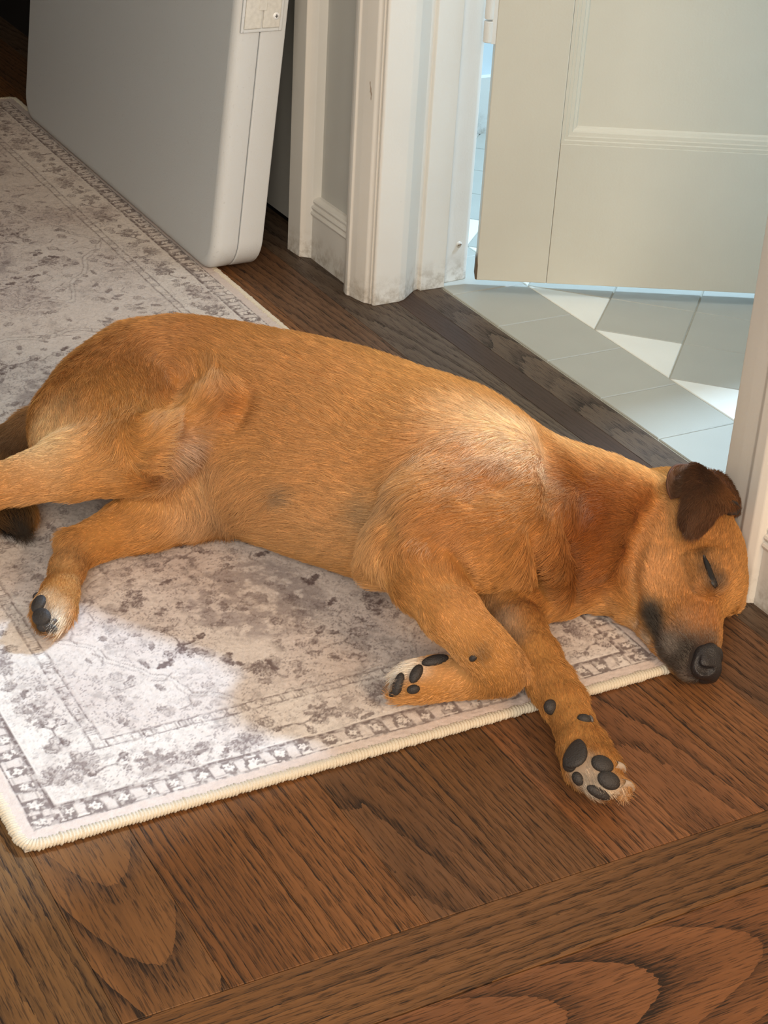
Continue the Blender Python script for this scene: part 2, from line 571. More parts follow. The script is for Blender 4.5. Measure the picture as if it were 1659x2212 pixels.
# local: x along leaf, y away from the hall (leaf occupies y 0..0.035)
T, W0 = 0.035, 0.755
box('stile', 0, 0.098, 0, T, 0.018, 2.02, M_door, door, 0.0012)
box('stile', W0 - 0.098, W0, 0, T, 0.018, 2.02, M_door, door, 0.0012)
box('rail', 0.0983, W0 - 0.0983, 0.0002, T - 0.0002, 0.018, 0.2175, M_door, door, 0.0008)
box('rail', 0.0983, W0 - 0.0983, 0.0002, T - 0.0002, 0.92, 1.04, M_door, door, 0.0008)
box('rail', 0.0983, W0 - 0.0983, 0.0002, T - 0.0002, 1.90, 2.02, M_door, door, 0.0008)
box('panel', 0.0984, W0 - 0.0984, 0.014, 0.022, 0.2176, 0.9199, M_door, door)
box('panel', 0.0984, W0 - 0.0984, 0.014, 0.022, 1.0401, 1.8999, M_door, door)


def ovolo(name, x0, x1, z0, z1, yf, depth, wid, parent):
    """mitred three-step moulding frame lying in the xz plane"""
    prof = [(0, 0.0015), (0.004, 0.0015), (0.005, 0.0035), (0.009, 0.0035), (0.010, 0.006), (0.0145, 0.0065), (0.016, 0.0095), (0.0195, 0.0105), (wid, depth)]
    V, F = [], []
    for (d, y) in prof:
        V += [(x0 + d, yf + y, z0 + d), (x1 - d, yf + y, z0 + d), (x1 - d, yf + y, z1 - d), (x0 + d, yf + y, z1 - d)]
    for i in range(len(prof) - 1):
        for k in range(4):
            j = (k + 1) % 4
            F.append((i * 4 + k, i * 4 + j, i * 4 + 4 + j, i * 4 + 4 + k))
    # back faces close it off
    n = len(prof)
    V += [(x0, yf + depth, z0), (x1, yf + depth, z0), (x1, yf + depth, z1), (x0, yf + depth, z1)]
    for k in range(4):
        j = (k + 1) % 4
        F.append((n * 4 + k, n * 4 + j, j, k))
        F.append(((n - 1) * 4 + k, (n - 1) * 4 + j, n * 4 + j, n * 4 + k))
    return mesh_obj(name, V, F, M_door, parent)


ovolo('panel_moulding', 0.0984, W0 - 0.0984, 0.2176, 0.9199, 0, 0.0139, 0.0215, door)
ovolo('panel_moulding', 0.0984, W0 - 0.0984, 1.0401, 1.8999, 0, 0.0139, 0.0215, door)
# dark chipped lower hinge edge
mesh_obj('chipped_edge', [(-0.0012, 0.001, 0.019), (-0.0012, 0.03, 0.019), (-0.0012, 0.026, 0.05), (-0.0012, 0.012, 0.046), (-0.0012, 0.001, 0.058), (0.0012, -0.0006, 0.019), (0.0012, -0.0006, 0.04)],
         [(0, 1, 2, 3, 4), (0, 5, 6, 4)], M_chip, door)


def cyl(name, r, z0, z1, mat, parent, loc=(0, 0), seg=20, bev=0.0008):
    bm = bmesh.new()
    bmesh.ops.create_cone(bm, cap_ends=True, segments=seg, radius1=r, radius2=r, depth=z1 - z0)
    bmesh.ops.translate(bm, verts=bm.verts[:], vec=(loc[0], loc[1], (z0 + z1) / 2))
    if bev:
        ed = [e for e in bm.edges if abs(e.verts[0].co.z - e.verts[1].co.z) < 1e-6]
        bmesh.ops.bevel(bm, geom=ed, offset=bev, segments=1, affect='EDGES')
    me = bpy.data.meshes.new(name)
    bm.to_mesh(me)
    bm.free()
    return fin(name, me, mat, parent)


for zb in (0.345, 1.75):
    for k in range(3):
        cyl('hinge_knuckle', 0.0065, zb + 0.0012 + 0.030 * k, zb + 0.0288 + 0.030 * k, M_trim, door, (-0.010, 0.004))
    box('hinge_leaf', -0.006, 0.0, 0.0, 0.03, zb, zb + 0.09, M_trim, door)
# painted-over screws low on the jamb
for (sx, sz) in ((1.256, 0.054),):
    sc = struct(empty('trim_6', (sx, 2.0085, sz)))
    bm = bmesh.new()
    bmesh.ops.create_uvsphere(bm, u_segments=20, v_segments=8, radius=0.0045)
    for v in bm.verts:
        v.co.y *= 0.35
    me = bpy.data.meshes.new('screw_head'); bm.to_mesh(me); bm.free()
    fin('screw_head', me, M_trim, sc, True)
    box('slot', -0.003, 0.003, -0.0019, -0.0014, -0.0006, 0.0006, M_chip, sc)

# ------------------------------------------------------------------ folded plastic table leaning on the wall
tb = empty('folding_table', (0.9285, 2.12, 0.0085))
tag(tb, 'white speckled plastic folding table, folded, leaning against the wall', 'table')
lean = 0.092


def rbox(name, x0, x1, y0, y1, z0, z1, r, rf, mat, parent, notch=None):
    """slab in the yz plane with rounded corners (r) and a softer rounded face edge (rf) on its x0 side"""
    def loop(ins, rr, n=8):
        P = []
        for (cy_, cz_, a0) in ((y1 - r, z0 + r, -90), (y1 - r, z1 - r, 0), (y0 + r, z1 - r, 90), (y0 + r, z0 + r, 180)):
            for i in range(n + 1):
                t = math.radians(a0 + 90 * i / n)
                P.append((cy_ + math.cos(t) * (r - ins), cz_ + math.sin(t) * (r - ins)))
        return P
    rings = []
    w = x1 - x0
    for k in range(7):
        t = math.pi / 2 * k / 6
        rings.append((x0 + rf * (1 - math.sin(t)) if False else x0 + rf * (1 - math.sin(t)), rf * (1 - math.cos(math.pi / 2 - (math.pi / 2 - t))) ))
    rings = [(x0 + rf * (1 - math.cos(t)), rf * (1 - math.sin(t))) for t in [math.pi / 2 * k / 6 for k in range(7)]]
    rb = 0.0025
    rings += [(x1 - rb * (1 - math.cos(t)) * 1.0 if False else x1 - rb + rb * math.sin(t), rb * (1 - math.cos(t))) for t in [math.pi / 2 * k / 3 for k in range(4)]]
    V, F = [], []
    for (x, ins) in rings:
        for (yy, zz) in loop(ins, r):
            V.append((x, yy, zz))
    n = len(loop(0, r))
    for k in range(len(rings) - 1):
        for i in range(n):
            j = (i + 1) % n
            F.append((k * n + i, k * n + j, (k + 1) * n + j, (k + 1) * n + i))
    F.append(tuple(range(n))[::-1])
    F.append(tuple(range((len(rings) - 1) * n, len(rings) * n)))
    V = [(v[0] + lean * v[2], v[1], v[2]) for v in V]
    o = mesh_obj(name, V, F, mat, parent, smooth=True)
    me = o.data
    for p in me.polygons:
        p.use_smooth = len(p.vertices) < 10
    return o


rbox('table_half', 0.0, 0.0365, 0, 0.81, 0.0, 0.90, 0.045, 0.014, M_plastic, tb)
h2 = rbox('table_half', 0.0375, 0.074, 0, 0.81, 0.0, 0.90, 0.045, 0.0025, M_plastic, tb)
# hinge block set into the edge with two plates and a screw
zq = 0.335
hb = box('hinge_recess', 0.0095, 0.066, -0.0015, 0.002, zq, zq + 0.11, M_plastic, tb)
hb.matrix_basis = Matrix.Shear('XZ', 4, (0, 0)) if False else Matrix.Identity(4)


def lean_box(name, a, mat, bev=0.001):
    o = box(name, *a, mat, tb, bev)
    for v in o.data.vertices:
        v.co.x += lean * v.co.z
    return o


for v in hb.data.vertices:
    v.co.x += lean * v.co.z
hinge = lean_box('hinge_plate', (0.0115, 0.0355, -0.004, 0.0, zq + 0.003, zq + 0.107), M_hinge)
lean_box('hinge_plate', (0.0375, 0.062, -0.004, 0.0, zq + 0.003, zq + 0.107), M_hinge)
lean_box('hinge_tab', (0.030, 0.041, -0.0048, -0.003, zq + 0.026, zq + 0.05), M_hinge, 0.0005)
# raised lip around the hinge
for a in ((0.0075, 0.0115, -0.0025, 0.002, zq - 0.002, zq + 0.112), (0.0115, 0.062, -0.0025, 0.002, zq - 0.002, zq + 0.002), (0.062, 0.0665, -0.0025, 0.002, zq - 0.002, zq + 0.112)):
    lean_box('hinge_lip', a, M_plastic, 0.001)
sx = 0.0555 + lean * (zq + 0.018)
bm = bmesh.new()
bmesh.ops.create_uvsphere(bm, u_segments=20, v_segments=8, radius=0.0048)
for v in bm.verts:
    v.co.y *= 0.22
bmesh.ops.translate(bm, verts=bm.verts[:], vec=(sx, -0.0042, zq + 0.018))
me = bpy.data.meshes.new('screw'); bm.to_mesh(me); bm.free()
scr = fin('screw', me, M_steel, tb, True)
box('screw_slot', sx - 0.0022, sx + 0.0022, -0.0056, -0.0048, zq + 0.0175, zq + 0.0185, M_slot, scr)
box('screw_slot', sx - 0.0005, sx + 0.0005, -0.0056, -0.0048, zq + 0.0158, zq + 0.0202, M_slot, scr)

# ------------------------------------------------------------------ runner rug
RX0, RX1, RY0, RY1, RT = 0.312, 0.952, 1.070, 3.045, 0.0075
RES = 0.0015
gx = np.arange(RX0 + 0.004, RX1 - 0.0035, RES)
gy = np.arange(RY0 + 0.004, RY1 - 0.0035, RES)
NX, NY = len(gx), len(gy)
GX, GY = np.meshgrid(gx, gy)          # rows = y


def vnoise(shape, cell, seed, octaves=3, fall=0.5):
    """smooth value noise on the canvas; cell in metres"""
    r = np.random.default_rng(seed)
    out = np.zeros(shape, np.float32)
    amp, tot = 1.0, 0.0
    cx_, cy_ = (cell if isinstance(cell, tuple) else (cell, cell))
    for _ in range(octaves):
        px_ = np.arange(shape[1]) * RES / cx_
        py_ = np.arange(shape[0]) * RES / cy_
        g = r.random((int(py_[-1]) + 3, int(px_[-1]) + 3)).astype(np.float32)
        ix, iy = px_.astype(int), py_.astype(int)
        fx, fy = px_ - ix, py_ - iy
        fx = (fx * fx * (3 - 2 * fx)).astype(np.float32); fy = (fy * fy * (3 - 2 * fy)).astype(np.float32)[:, None]
        a = g[iy][:, ix]; b = g[iy][:, ix + 1]; c = g[iy + 1][:, ix]; d = g[iy + 1][:, ix + 1]
        out += amp * ((a * (1 - fx) + b * fx) * (1 - fy) + (c * (1 - fx) + d * fx) * fy)
        tot += amp
        amp *= fall; cx_ /= 2; cy_ /= 2
    return out / tot


DKc = np.zeros((NY, NX), np.float32)    # dark mauve ink
GRc = np.zeros((NY, NX), np.float32)    # grey tint
PKc = np.zeros((NY, NX), np.float32)    # pink tint
LTc = np.zeros((NY, NX), np.float32)    # light lines
wob1 = (vnoise((NY, NX), 0.02, 1, 2) - 0.5) * 0.006
wob2 = (vnoise((NY, NX), 0.02, 2, 2) - 0.5) * 0.006


def win(cx, cy, r):
    i0 = max(0, int((cy - r - gy[0]) / RES)); i1 = min(NY, int((cy + r - gy[0]) / RES) + 2)
    j0 = max(0, int((cx - r - gx[0]) / RES)); j1 = min(NX, int((cx + r - gx[0]) / RES) + 2)
    return slice(i0, max(i0, i1)), slice(j0, max(j0, j1))


def put(L, s, v, m=1.0):
    if L[s].size:
        L[s] = np.maximum(L[s], np.clip(v, 0, 1) * m)


def soft(d, w, e=0.0009):
    return np.clip((w - d) / e + 0.5, 0, 1)


def polyline(pts, w=0.0012, L=DKc, m=0.8):
    for (ax, ay), (bx, by) in zip(pts[:-1], pts[1:]):
        cx_, cy_ = (ax + bx) / 2, (ay + by) / 2
        r = math.hypot(bx - ax, by - ay) / 2 + 0.006
        s = win(cx_, cy_, r)
        X, Y = GX[s] + wob1[s] * 0.5, GY[s] + wob2[s] * 0.5
        t = np.clip(((X - ax) * (bx - ax) + (Y - ay) * (by - ay)) / max(1e-9, (bx - ax) ** 2 + (by - ay) ** 2), 0, 1)
        d = np.hypot(X - ax - t * (bx - ax), Y - ay - t * (by - ay))
        put(L, s, soft(d, w), m)


def leaf(cx_, cy_, ang, ln, wd, fill=0.6, outline=0.9):
    s = win(cx_, cy_, ln)
    if not DKc[s].size:
        return
    X, Y = GX[s] + wob1[s] - cx_, GY[s] + wob2[s] - cy_
    a = X * math.cos(ang) + Y * math.sin(ang); b = -X * math.sin(ang) + Y * math.cos(ang)
    prof = wd * np.sqrt(np.clip(1 - (a / (ln / 2)) ** 2, 0, 1)) * (0.75 + 0.25 * np.sin(a / ln * 20))
    d = np.abs(b) - prof
    ins = np.abs(a) < ln / 2
    put(DKc, s, soft(d, 0) * ins, fill)
    put(DKc, s, soft(np.abs(d), 0.0008) * ins, outline)


def flower(cx_, cy_, r, n=6, fill=0.15, m=0.85, rot=0.0, core=True):
    s = win(cx_, cy_, r * 1.5)
    if not DKc[s].size:
        return
    X, Y = GX[s] + wob1[s] - cx_, GY[s] + wob2[s] - cy_
    R = np.hypot(X, Y); A = np.arctan2(Y, X) + rot
    rr = r * (0.72 + 0.28 * np.abs(np.cos(A * n / 2)))
    put(DKc, s, soft(np.abs(R - rr), 0.0009), m)
    put(DKc, s, soft(R, rr - 0.001), fill)
    if core:
        put(DKc, s, soft(np.abs(R - r * 0.36), 0.0008), m * 0.9)


def palmette(cx_, cy_, r, ang, m=0.8):
    """fan of pointed lobes"""
    for k in range(-4, 5):
        a = ang + k * 0.33
        rr = r * (1 - 0.05 * abs(k))
        leaf(cx_ + math.cos(a) * rr * 0.62, cy_ + math.sin(a) * rr * 0.62, a, rr * 0.72, rr * 0.10, 0.45 * m, m)
    for k in range(-2, 3):
        a = ang + k * 0.4
        leaf(cx_ + math.cos(a) * r * 0.22, cy_ + math.sin(a) * r * 0.22, a, r * 0.42, r * 0.06, 0.5 * m, m)
    flower(cx_, cy_, r * 0.14, 5, 0.5, m)


def sprig(cx_, cy_, ang, sc, rr):
    """forked stem with two buds and a flower"""
    def P(a, b):
        return (cx_ + sc * (a * math.cos(ang) - b * math.sin(ang)), cy_ + sc * (a * math.sin(ang) + b * math.cos(ang)))
    polyline([P(-1, -0.2), P(-0.3, 0.05), P(0.2, 0.0), P(0.7, 0.35)], 0.0011)
    polyline([P(0.2, 0), P(0.5, -0.4)], 0.0011)
    p = P(0.85, 0.5); leaf(p[0], p[1], ang + 0.7, sc * 0.6, sc * 0.17, 0.55)
    p = P(0.95, 0.15); leaf(p[0], p[1], ang - 0.2, sc * 0.5, sc * 0.12, 0.35)
    p = P(0.6, -0.55); flower(p[0], p[1], sc * 0.27, 6, 0.2)
    p = P(-1.1, -0.25); flower(p[0], p[1], sc * 0.22, 5, 0.25)


def bandline(x0, x1, y0, y1, w, m=0.9):
    """rectangle outline"""
    X, Y = GX + wob1 * 0.35, GY + wob2 * 0.35
    d = np.maximum(np.maximum(x0 - X, X - x1), np.maximum(y0 - Y, Y - y1))
    np.maximum(DKc, soft(np.abs(d), w) * m, out=DKc)
    return d


# main guard band (outer), with alternating blossoms and bars
ox0, ox1, oy0, oy1 = RX0 + 0.0175, RX1 - 0.0195, RY0 + 0.0185, RY1 - 0.022
dO = bandline(ox0, ox1, oy0, oy1, 0.0009)
BWD = 0.0215
dI = bandline(ox0 + BWD, ox1 - BWD, oy0 + BWD, oy1 - BWD, 0.0016)
band = (dO < 0) & (dI > 0)


def along_band(inset, x0, x1, y0, y1, step, fn):
    k = 0
    L = x1 - x0
    n = max(1, round(L / step))
    for yy, a in ((y0 + inset, 0), (y1 - inset, 1)):
        for i in range(n):
            fn(x0 + (i + 0.5) * L / n, yy, 0, k); k += 1
    L = y1 - y0
    n = max(1, round(L / step))
    for xx in (x0 + inset, x1 - inset):
        for i in range(n):
            fn(xx, y0 + (i + 0.5) * L / n, 1, k); k += 1


def outer_motif(cx_, cy_, vert, k):
    h = BWD / 2 - 0.001
    s = win(cx_, cy_, 0.018)
    X, Y = (GX[s] + wob1[s] * 1.5 - cx_ + 0.0006 * math.sin(k * 5.1), GY[s] + wob2[s] * 1.5 - cy_ + 0.0006 * math.cos(k * 3.3))
    a, b = (Y, X) if vert else (X, Y)
    st = 0.0114
    R = np.hypot(a, b)
    A = np.arctan2(b, a)
    if k % 2 == 0:
        # light blossom with dark body around
        body = (np.abs(a) < st * 0.52) & (np.abs(b) < h * 0.95)
        ros = R < 0.0040 * (1 + 0.28 * np.cos((4 + k // 2 % 3) * A + k))
        put(DKc, s, body & ~ros & (wob1[s] * 300 + np.abs(b) / h < 1.1 + 0.3 * math.sin(k * 2.2)), 0.82)
        put(DKc, s, soft(R, 0.0010), 0.7)
        DKc[s] = np.where(ros & (R > 0.0012), DKc[s] * 0.12, DKc[s])
    else:
        ring = np.abs(np.maximum(np.abs(a) / 0.0052, np.abs(b) / (h * 0.66)) - 1)
        put(DKc, s, soft(ring, 0.10, 0.1), 0.35)
        put(PKc, s, (np.abs(a) < st * 0.5) & (np.abs(b) < h), 0.5)
        bar = (np.abs(np.abs(a) - st * 0.52) < 0.0011) & (np.abs(b) < h * 0.95)
        put(DKc, s, bar, 0.75)


along_band(BWD / 2, ox0, ox1, oy0, oy1, 0.0118, outer_motif)
sh = np.abs(dI) < 0.0032
np.maximum(DKc, (sh & (dI > -0.0002)) * 0.6, out=DKc)

# inner ladder band
ix0, ix1, iy0, iy1 = RX0 + 0.096, RX1 - 0.098, RY0 + 0.098, RY1 - 0.12
bandline(ix0, ix1, iy0, iy1, 0.0007, 0.75)
IWD = 0.0105
dIn = bandline(ix0 + IWD, ix1 - IWD, iy0 + IWD, iy1 - IWD, 0.0008, 0.8)


def inner_motif(cx_, cy_, vert, k):
    if (k * 7) % 11 == 3:
        return
    s = win(cx_, cy_, 0.010)
    X, Y = (GX[s] + wob1[s] * 0.4 - cx_, GY[s] + wob2[s] * 0.4 - cy_)
    a, b = (Y, X) if vert else (X, Y)
    m = 0.5 + 0.4 * ((k * 37) % 10) / 10
    put(DKc, s, soft(np.abs(np.maximum(np.abs(a) / 0.0040, np.abs(b) / 0.0044) - 1), 0.13, 0.2), m)
    if k % 5 == 2:
        put(DKc, s, (np.abs(a) < 0.0018) & (np.abs(b) < 0.0045), 0.5)


along_band(IWD / 2, ix0, ix1, iy0, iy1, 0.0112, inner_motif)
# light guard lines on both sides of the main border
for dd, off in ((dI, -0.0045), (dIn, 0.014), (dIn, -0.004)):
    np.maximum(LTc, soft(np.abs(dd - off), 0.0009) * 0.6, out=LTc)

# main border field: corner palmettes, scattered blossoms and leaves
rr = random.Random(11)
bmid = (ox0 + BWD + ix0) / 2 - RX0       # distance of the border's centre line from the rug edge


def border_items(fx, fy, vert, n_len):
    pos = 0.0
    k = 0
    while pos < n_len:
        jx, jy = rr.uniform(-0.006, 0.006), rr.uniform(-0.006, 0.006)
        x, y = (fx + jx, fy + pos + jy) if vert else (fx + pos + jx, fy + jy)
        t = k % 6
        base = (math.pi / 2 if vert else 0)
        if t == 0:
            palmette(x, y, 0.024, base + rr.choice((-1.57, 1.57)), 0.72)
            put(PKc, win(x, y, 0.02), np.ones((1, 1)), 0.18)
        elif t in (1, 4):
            for q in range(3):
                flower(x + rr.uniform(-0.015, 0.015), y + rr.uniform(-0.015, 0.015), rr.uniform(0.0045, 0.007), rr.choice((5, 6)), 0.2, 0.7)
            leaf(x + rr.uniform(-0.012, 0.012), y + rr.uniform(-0.012, 0.012), rr.uniform(0, 3), 0.014, 0.0035, 0.6, 0.8)
        elif t == 2:
            sprig(x, y, base + rr.uniform(-0.5, 0.5), 0.017, rr)
        elif t == 3:
            for q in range(7):
                a = q * 0.9
                leaf(x + 0.010 * math.cos(a), y + 0.010 * math.sin(a), a, 0.013, 0.0032, 0.6, 0.7)
            flower(x, y, 0.006, 6, 0.3, 0.7)
        else:
            for q in range(4):
                leaf(x + rr.uniform(-0.018, 0.018), y + rr.uniform(-0.018, 0.018), rr.uniform(0, 3.1), rr.uniform(0.010, 0.016), 0.003, 0.65, 0.8)
            flower(x, y, 0.0055, 5, 0.25, 0.7)
        pos += 0.026
        k += 1


border_items(RX0 + 0.055, RY0 + bmid, False, RX1 - RX0 - 0.10)
border_items(RX0 + 0.055, RY1 - bmid, False, RX1 - RX0 - 0.10)
border_items(RX0 + bmid, RY0 + 0.09, True, RY1 - RY0 - 0.18)
border_items(RX1 - bmid, RY0 + 0.09, True, RY1 - RY0 - 0.18)

# field: three hexagonal medallions with a mottled centre
mx = (RX0 + RX1) / 2
f0, f1 = iy0 + IWD, iy1 - IWD
med = [(1.335, 0.150, 0.155), (1.81, 0.16, 0.20), (2.32, 0.16, 0.20), (2.80, 0.15, 0.17)]
fieldmask = dIn < 0
for (my, rx, ry) in med:
    X, Y = (GX + wob1 * 2 - mx) / rx, (GY + wob2 * 2 - my) / ry
    hexd = np.maximum(np.abs(Y), np.abs(X) * 0.80 + np.abs(Y) * 0.55) + 0.03 * np.sin(14 * np.arctan2(Y, X))
    for lv, L, m, w in ((1.0, DKc, 0.6, 0.004), (1.02, LTc, 0.7, 0.007), (1.042, DKc, 0.5, 0.004)):
        v = soft(np.abs(hexd - lv), w, 0.008) * fieldmask
        np.maximum(L, v * m, out=L)
    core = np.clip((0.50 - np.hypot(X, Y)) / 0.08, 0, 1)
    n = vnoise((NY, NX), 0.012, 40, 3, 0.7)
    np.maximum(GRc, core * np.clip((n - 0.36) * 6, 0, 1) * 0.85, out=GRc)
    np.maximum(PKc, core * 0.4, out=PKc)
    flower(mx, my, 0.012, 8, 0.2, 0.6)
    outside = np.clip((hexd - 1.06) / 0.05, 0, 1) * fieldmask
    np.maximum(PKc, outside * 0.45, out=PKc) if my < 1.5 or my > 2.7 else None
    for q in range(8):
        a = q * math.pi / 4 + 0.39
        x, y = mx + 0.70 * rx * math.cos(a), my + 0.72 * ry * math.sin(a)
        if q % 2:
            palmette(x, y, 0.024, a, 0.85)
        else:
            sprig(x, y, a + 1.2, 0.026, rr)
        for k in range(4):
            leaf(x + rr.uniform(-0.035, 0.035), y + rr.uniform(-0.035, 0.035), rr.uniform(0, 3), rr.uniform(0.012, 0.02), 0.004, 0.9, 0.9)
for q in range(1000):
    x, y = rr.uniform(ix0 + 0.02, ix1 - 0.02), rr.uniform(f0 + 0.01, f1 - 0.01)
    t = rr.random()
    if t < 0.35:
        flower(x, y, rr.uniform(0.004, 0.0075), rr.choice((5, 6)), 0.2, rr.uniform(0.4, 0.8))
    elif t < 0.8:
        leaf(x, y, rr.uniform(0, 3), rr.uniform(0.009, 0.017), rr.uniform(0.002, 0.004), 0.6, 0.75)
    else:
        a = rr.uniform(0, 6)
        polyline([(x, y), (x + 0.012 * math.cos(a), y + 0.012 * math.sin(a)), (x + 0.022 * math.cos(a + 0.6), y + 0.022 * math.sin(a + 0.6))], 0.0008, DKc, 0.6)

n_big = vnoise((NY, NX), 0.09, 3, 4)
n_mid = vnoise((NY, NX), 0.012, 4, 4, 0.7)
n_fin = vnoise((NY, NX), 0.0035, 5, 2, 0.7)
n_pix = rng.random((NY, NX)).astype(np.float32)
wear = np.clip(1.15 - np.clip((n_big - 0.42) * 3.0, 0, 1) * 0.35 - np.clip((n_fin - 0.45) * 2.6, 0, 0.65), 0, 1)
# thin scribbled contour lines of a worn print
scr_ = vnoise((NY, NX), (0.011, 0.008), 6, 3, 0.6)
scr2 = vnoise((NY, NX), (0.009, 0.012), 16, 3, 0.6)
inside = dI < -0.003
scrib = np.maximum(soft(np.abs(scr_ - 0.52), 0.014, 0.020), soft(np.abs(scr2 - 0.47), 0.012, 0.020)) * inside
mot = np.clip((n_mid - 0.50) * 4.5, 0, 1) * np.clip((n_big - 0.30) * 3.5, 0.15, 1) * inside
base = np.array([0.80, 0.735, 0.68])
C = np.ones((NY, NX, 3), np.float32) * base.astype(np.float32)


def blend(C, m, c):
    return C + (np.array(c, np.float32) - C) * m[..., None]


edgeb = np.clip((dO + 0.0) / 0.002, 0, 1)
C = blend(C, edgeb * 0.75, (0.70, 0.58, 0.52))
C = blend(C, np.clip((n_big - 0.42) * 3, 0, 1) * 0.6 * inside, (0.60, 0.51, 0.47))
C = blend(C, PKc * 0.55, (0.52, 0.42, 0.385))
C = blend(C, mot * 0.55, (0.33, 0.28, 0.26))
C = blend(C, GRc * 0.72, (0.27, 0.22, 0.215))
C = blend(C, scrib * (0.35 + 0.65 * np.clip((n_big - 0.35) * 4, 0, 1)) * 0.8, (0.26, 0.21, 0.20))
C = blend(C, LTc * 0.55, (0.72, 0.68, 0.63))
C = blend(C, np.clip(DKc * wear, 0, 1) * 0.95, (0.105, 0.062, 0.060))
C *= (0.90 + 0.20 * n_pix * 0.5 + 0.10 * n_fin)[..., None]
H = RT + (n_pix - 0.5) * 0.0005 + (n_fin - 0.5) * 0.0008 - DKc * 0.0002
# gentle bow of the near hem
V = np.stack([GX, GY, H], -1).reshape(-1, 3)
idx = np.arange(NX * NY).reshape(NY, NX)
F = np.stack([idx[:-1, :-1], idx[:-1, 1:], idx[1:, 1:], idx[1:, :-1]], -1).reshape(-1, 4)

M_rug, nt, b = new_mat('printed_pile')
at_n = N(nt, 'ShaderNodeAttribute', attribute_name='print')
tc = N(nt, 'ShaderNodeTexCoord').outputs['Object']
fz = noise(nt, tc, 1500, 2, 0.7)
cc = mixc(nt, ramp(nt, fz, 0.3, 0.7, 0.0, 0.5), at_n.outputs['Color'], (0.82, 0.80, 0.78), 'MULTIPLY')
nt.links.new(cc, b.inputs['Base Color'])
b.inputs['Roughness'].default_value = 0.95
b.inputs['Specular IOR Level'].default_value = 0.1
b.inputs['Sheen Weight'].default_value = 0.05
bump(nt, fz, 0.6, 0.0008, b)

rug = empty('runner_rug', (0, 0, 0))
tag(rug, 'pale printed oriental runner rug with a cream bound edge, under the dog', 'rug')
pile = np_mesh('pile', V, F, M_rug, rug, smooth=True)
ca = pile.data.color_attributes.new('print', 'FLOAT_COLOR', 'POINT')
ca.data.foreach_set('color', np.concatenate([C.reshape(-1, 3), np.ones((NX * NY, 1))], 1).astype(np.float32).ravel())
box('backing', RX0 + 0.003, RX1 - 0.003, RY0 + 0.003, RY1 - 0.003, 0.0005, 0.0062, flat('rug_backing', (0.5, 0.45, 0.38), 0.9), rug)

# overlocked hem: a roll of slanted yarn stitches
M_yarn = flat('hem_yarn', (0.62, 0.55, 0.43), 0.85, 0, 0.4, 900)
step = 0.0030
cr = 0.016
path = []


def seg(ax, ay, bx, by):
    L = math.hypot(bx - ax, by - ay)
    n = int(L / step)
    for i in range(n):
        path.append((ax + (bx - ax) * i / n, ay + (by - ay) * i / n))


def arc(cx_, cy_, a0):
    n = max(2, int(cr * math.pi / 2 / step))
    for i in range(n):
        t = math.radians(a0 + 90 * i / n)
        path.append((cx_ + cr * math.cos(t), cy_ + cr * math.sin(t)))


seg(RX0 + cr, RY0, RX1 - cr, RY0); arc(RX1 - cr, RY0 + cr, -90)
seg(RX1, RY0 + cr, RX1, RY1 - cr); arc(RX1 - cr, RY1 - cr, 0)
seg(RX1 - cr, RY1, RX0 + cr, RY1); arc(RX0 + cr, RY1 - cr, 90)
seg(RX0, RY1 - cr, RX0, RY0 + cr); arc(RX0 + cr, RY0 + cr, 180)
path = np.array(path)
nP = len(path)
tan = np.roll(path, -1, 0) - np.roll(path, 1, 0)
tan /= np.linalg.norm(tan, axis=1)[:, None]
outn = np.stack([tan[:, 1], -tan[:, 0]], 1)
Vh, Fh = [], []
cw, chh = 0.0058, 0.0042
ringn = 10
sub = 4                                   # rings per stitch
tot = nP * sub
jit = rng.normal(0, 0.06, nP)
for k in range(tot):
    i = k // sub
    fr = (k % sub) / sub
    j = (i + 1) % nP
    p = path[i] * (1 - fr) + path[j] * fr
    o = outn[i]; t = tan[i]
    pf = (0.74, 1.0, 1.06, 0.98)[k % sub] * (1 + jit[i])
    for q in range(ringn):
        a = 2 * math.pi * q / ringn
        # slanted stitch: top of each loop leans along the edge
        dx = math.cos(a) * cw * pf - 0.0035
        dz = math.sin(a) * chh * pf
        sl = math.sin(a) * 0.0012
        Vh.append((p[0] + o[0] * dx + t[0] * sl, p[1] + o[1] * dx + t[1] * sl, 0.0046 + dz))
for k in range(tot):
    k2 = (k + 1) % tot
    for q in range(ringn):
        q2 = (q + 1) % ringn
        Fh.append((k * ringn + q, k2 * ringn + q, k2 * ringn + q2, k * ringn + q2))
hem = np_mesh('bound_edge', np.array(Vh), np.array(Fh), M_yarn, rug, smooth=True)
hem['label'] = 'cream overlocked yarn edging'

# ------------------------------------------------------------------ sleeping dog
def W(px, py, z):
    return at(px, py, z)


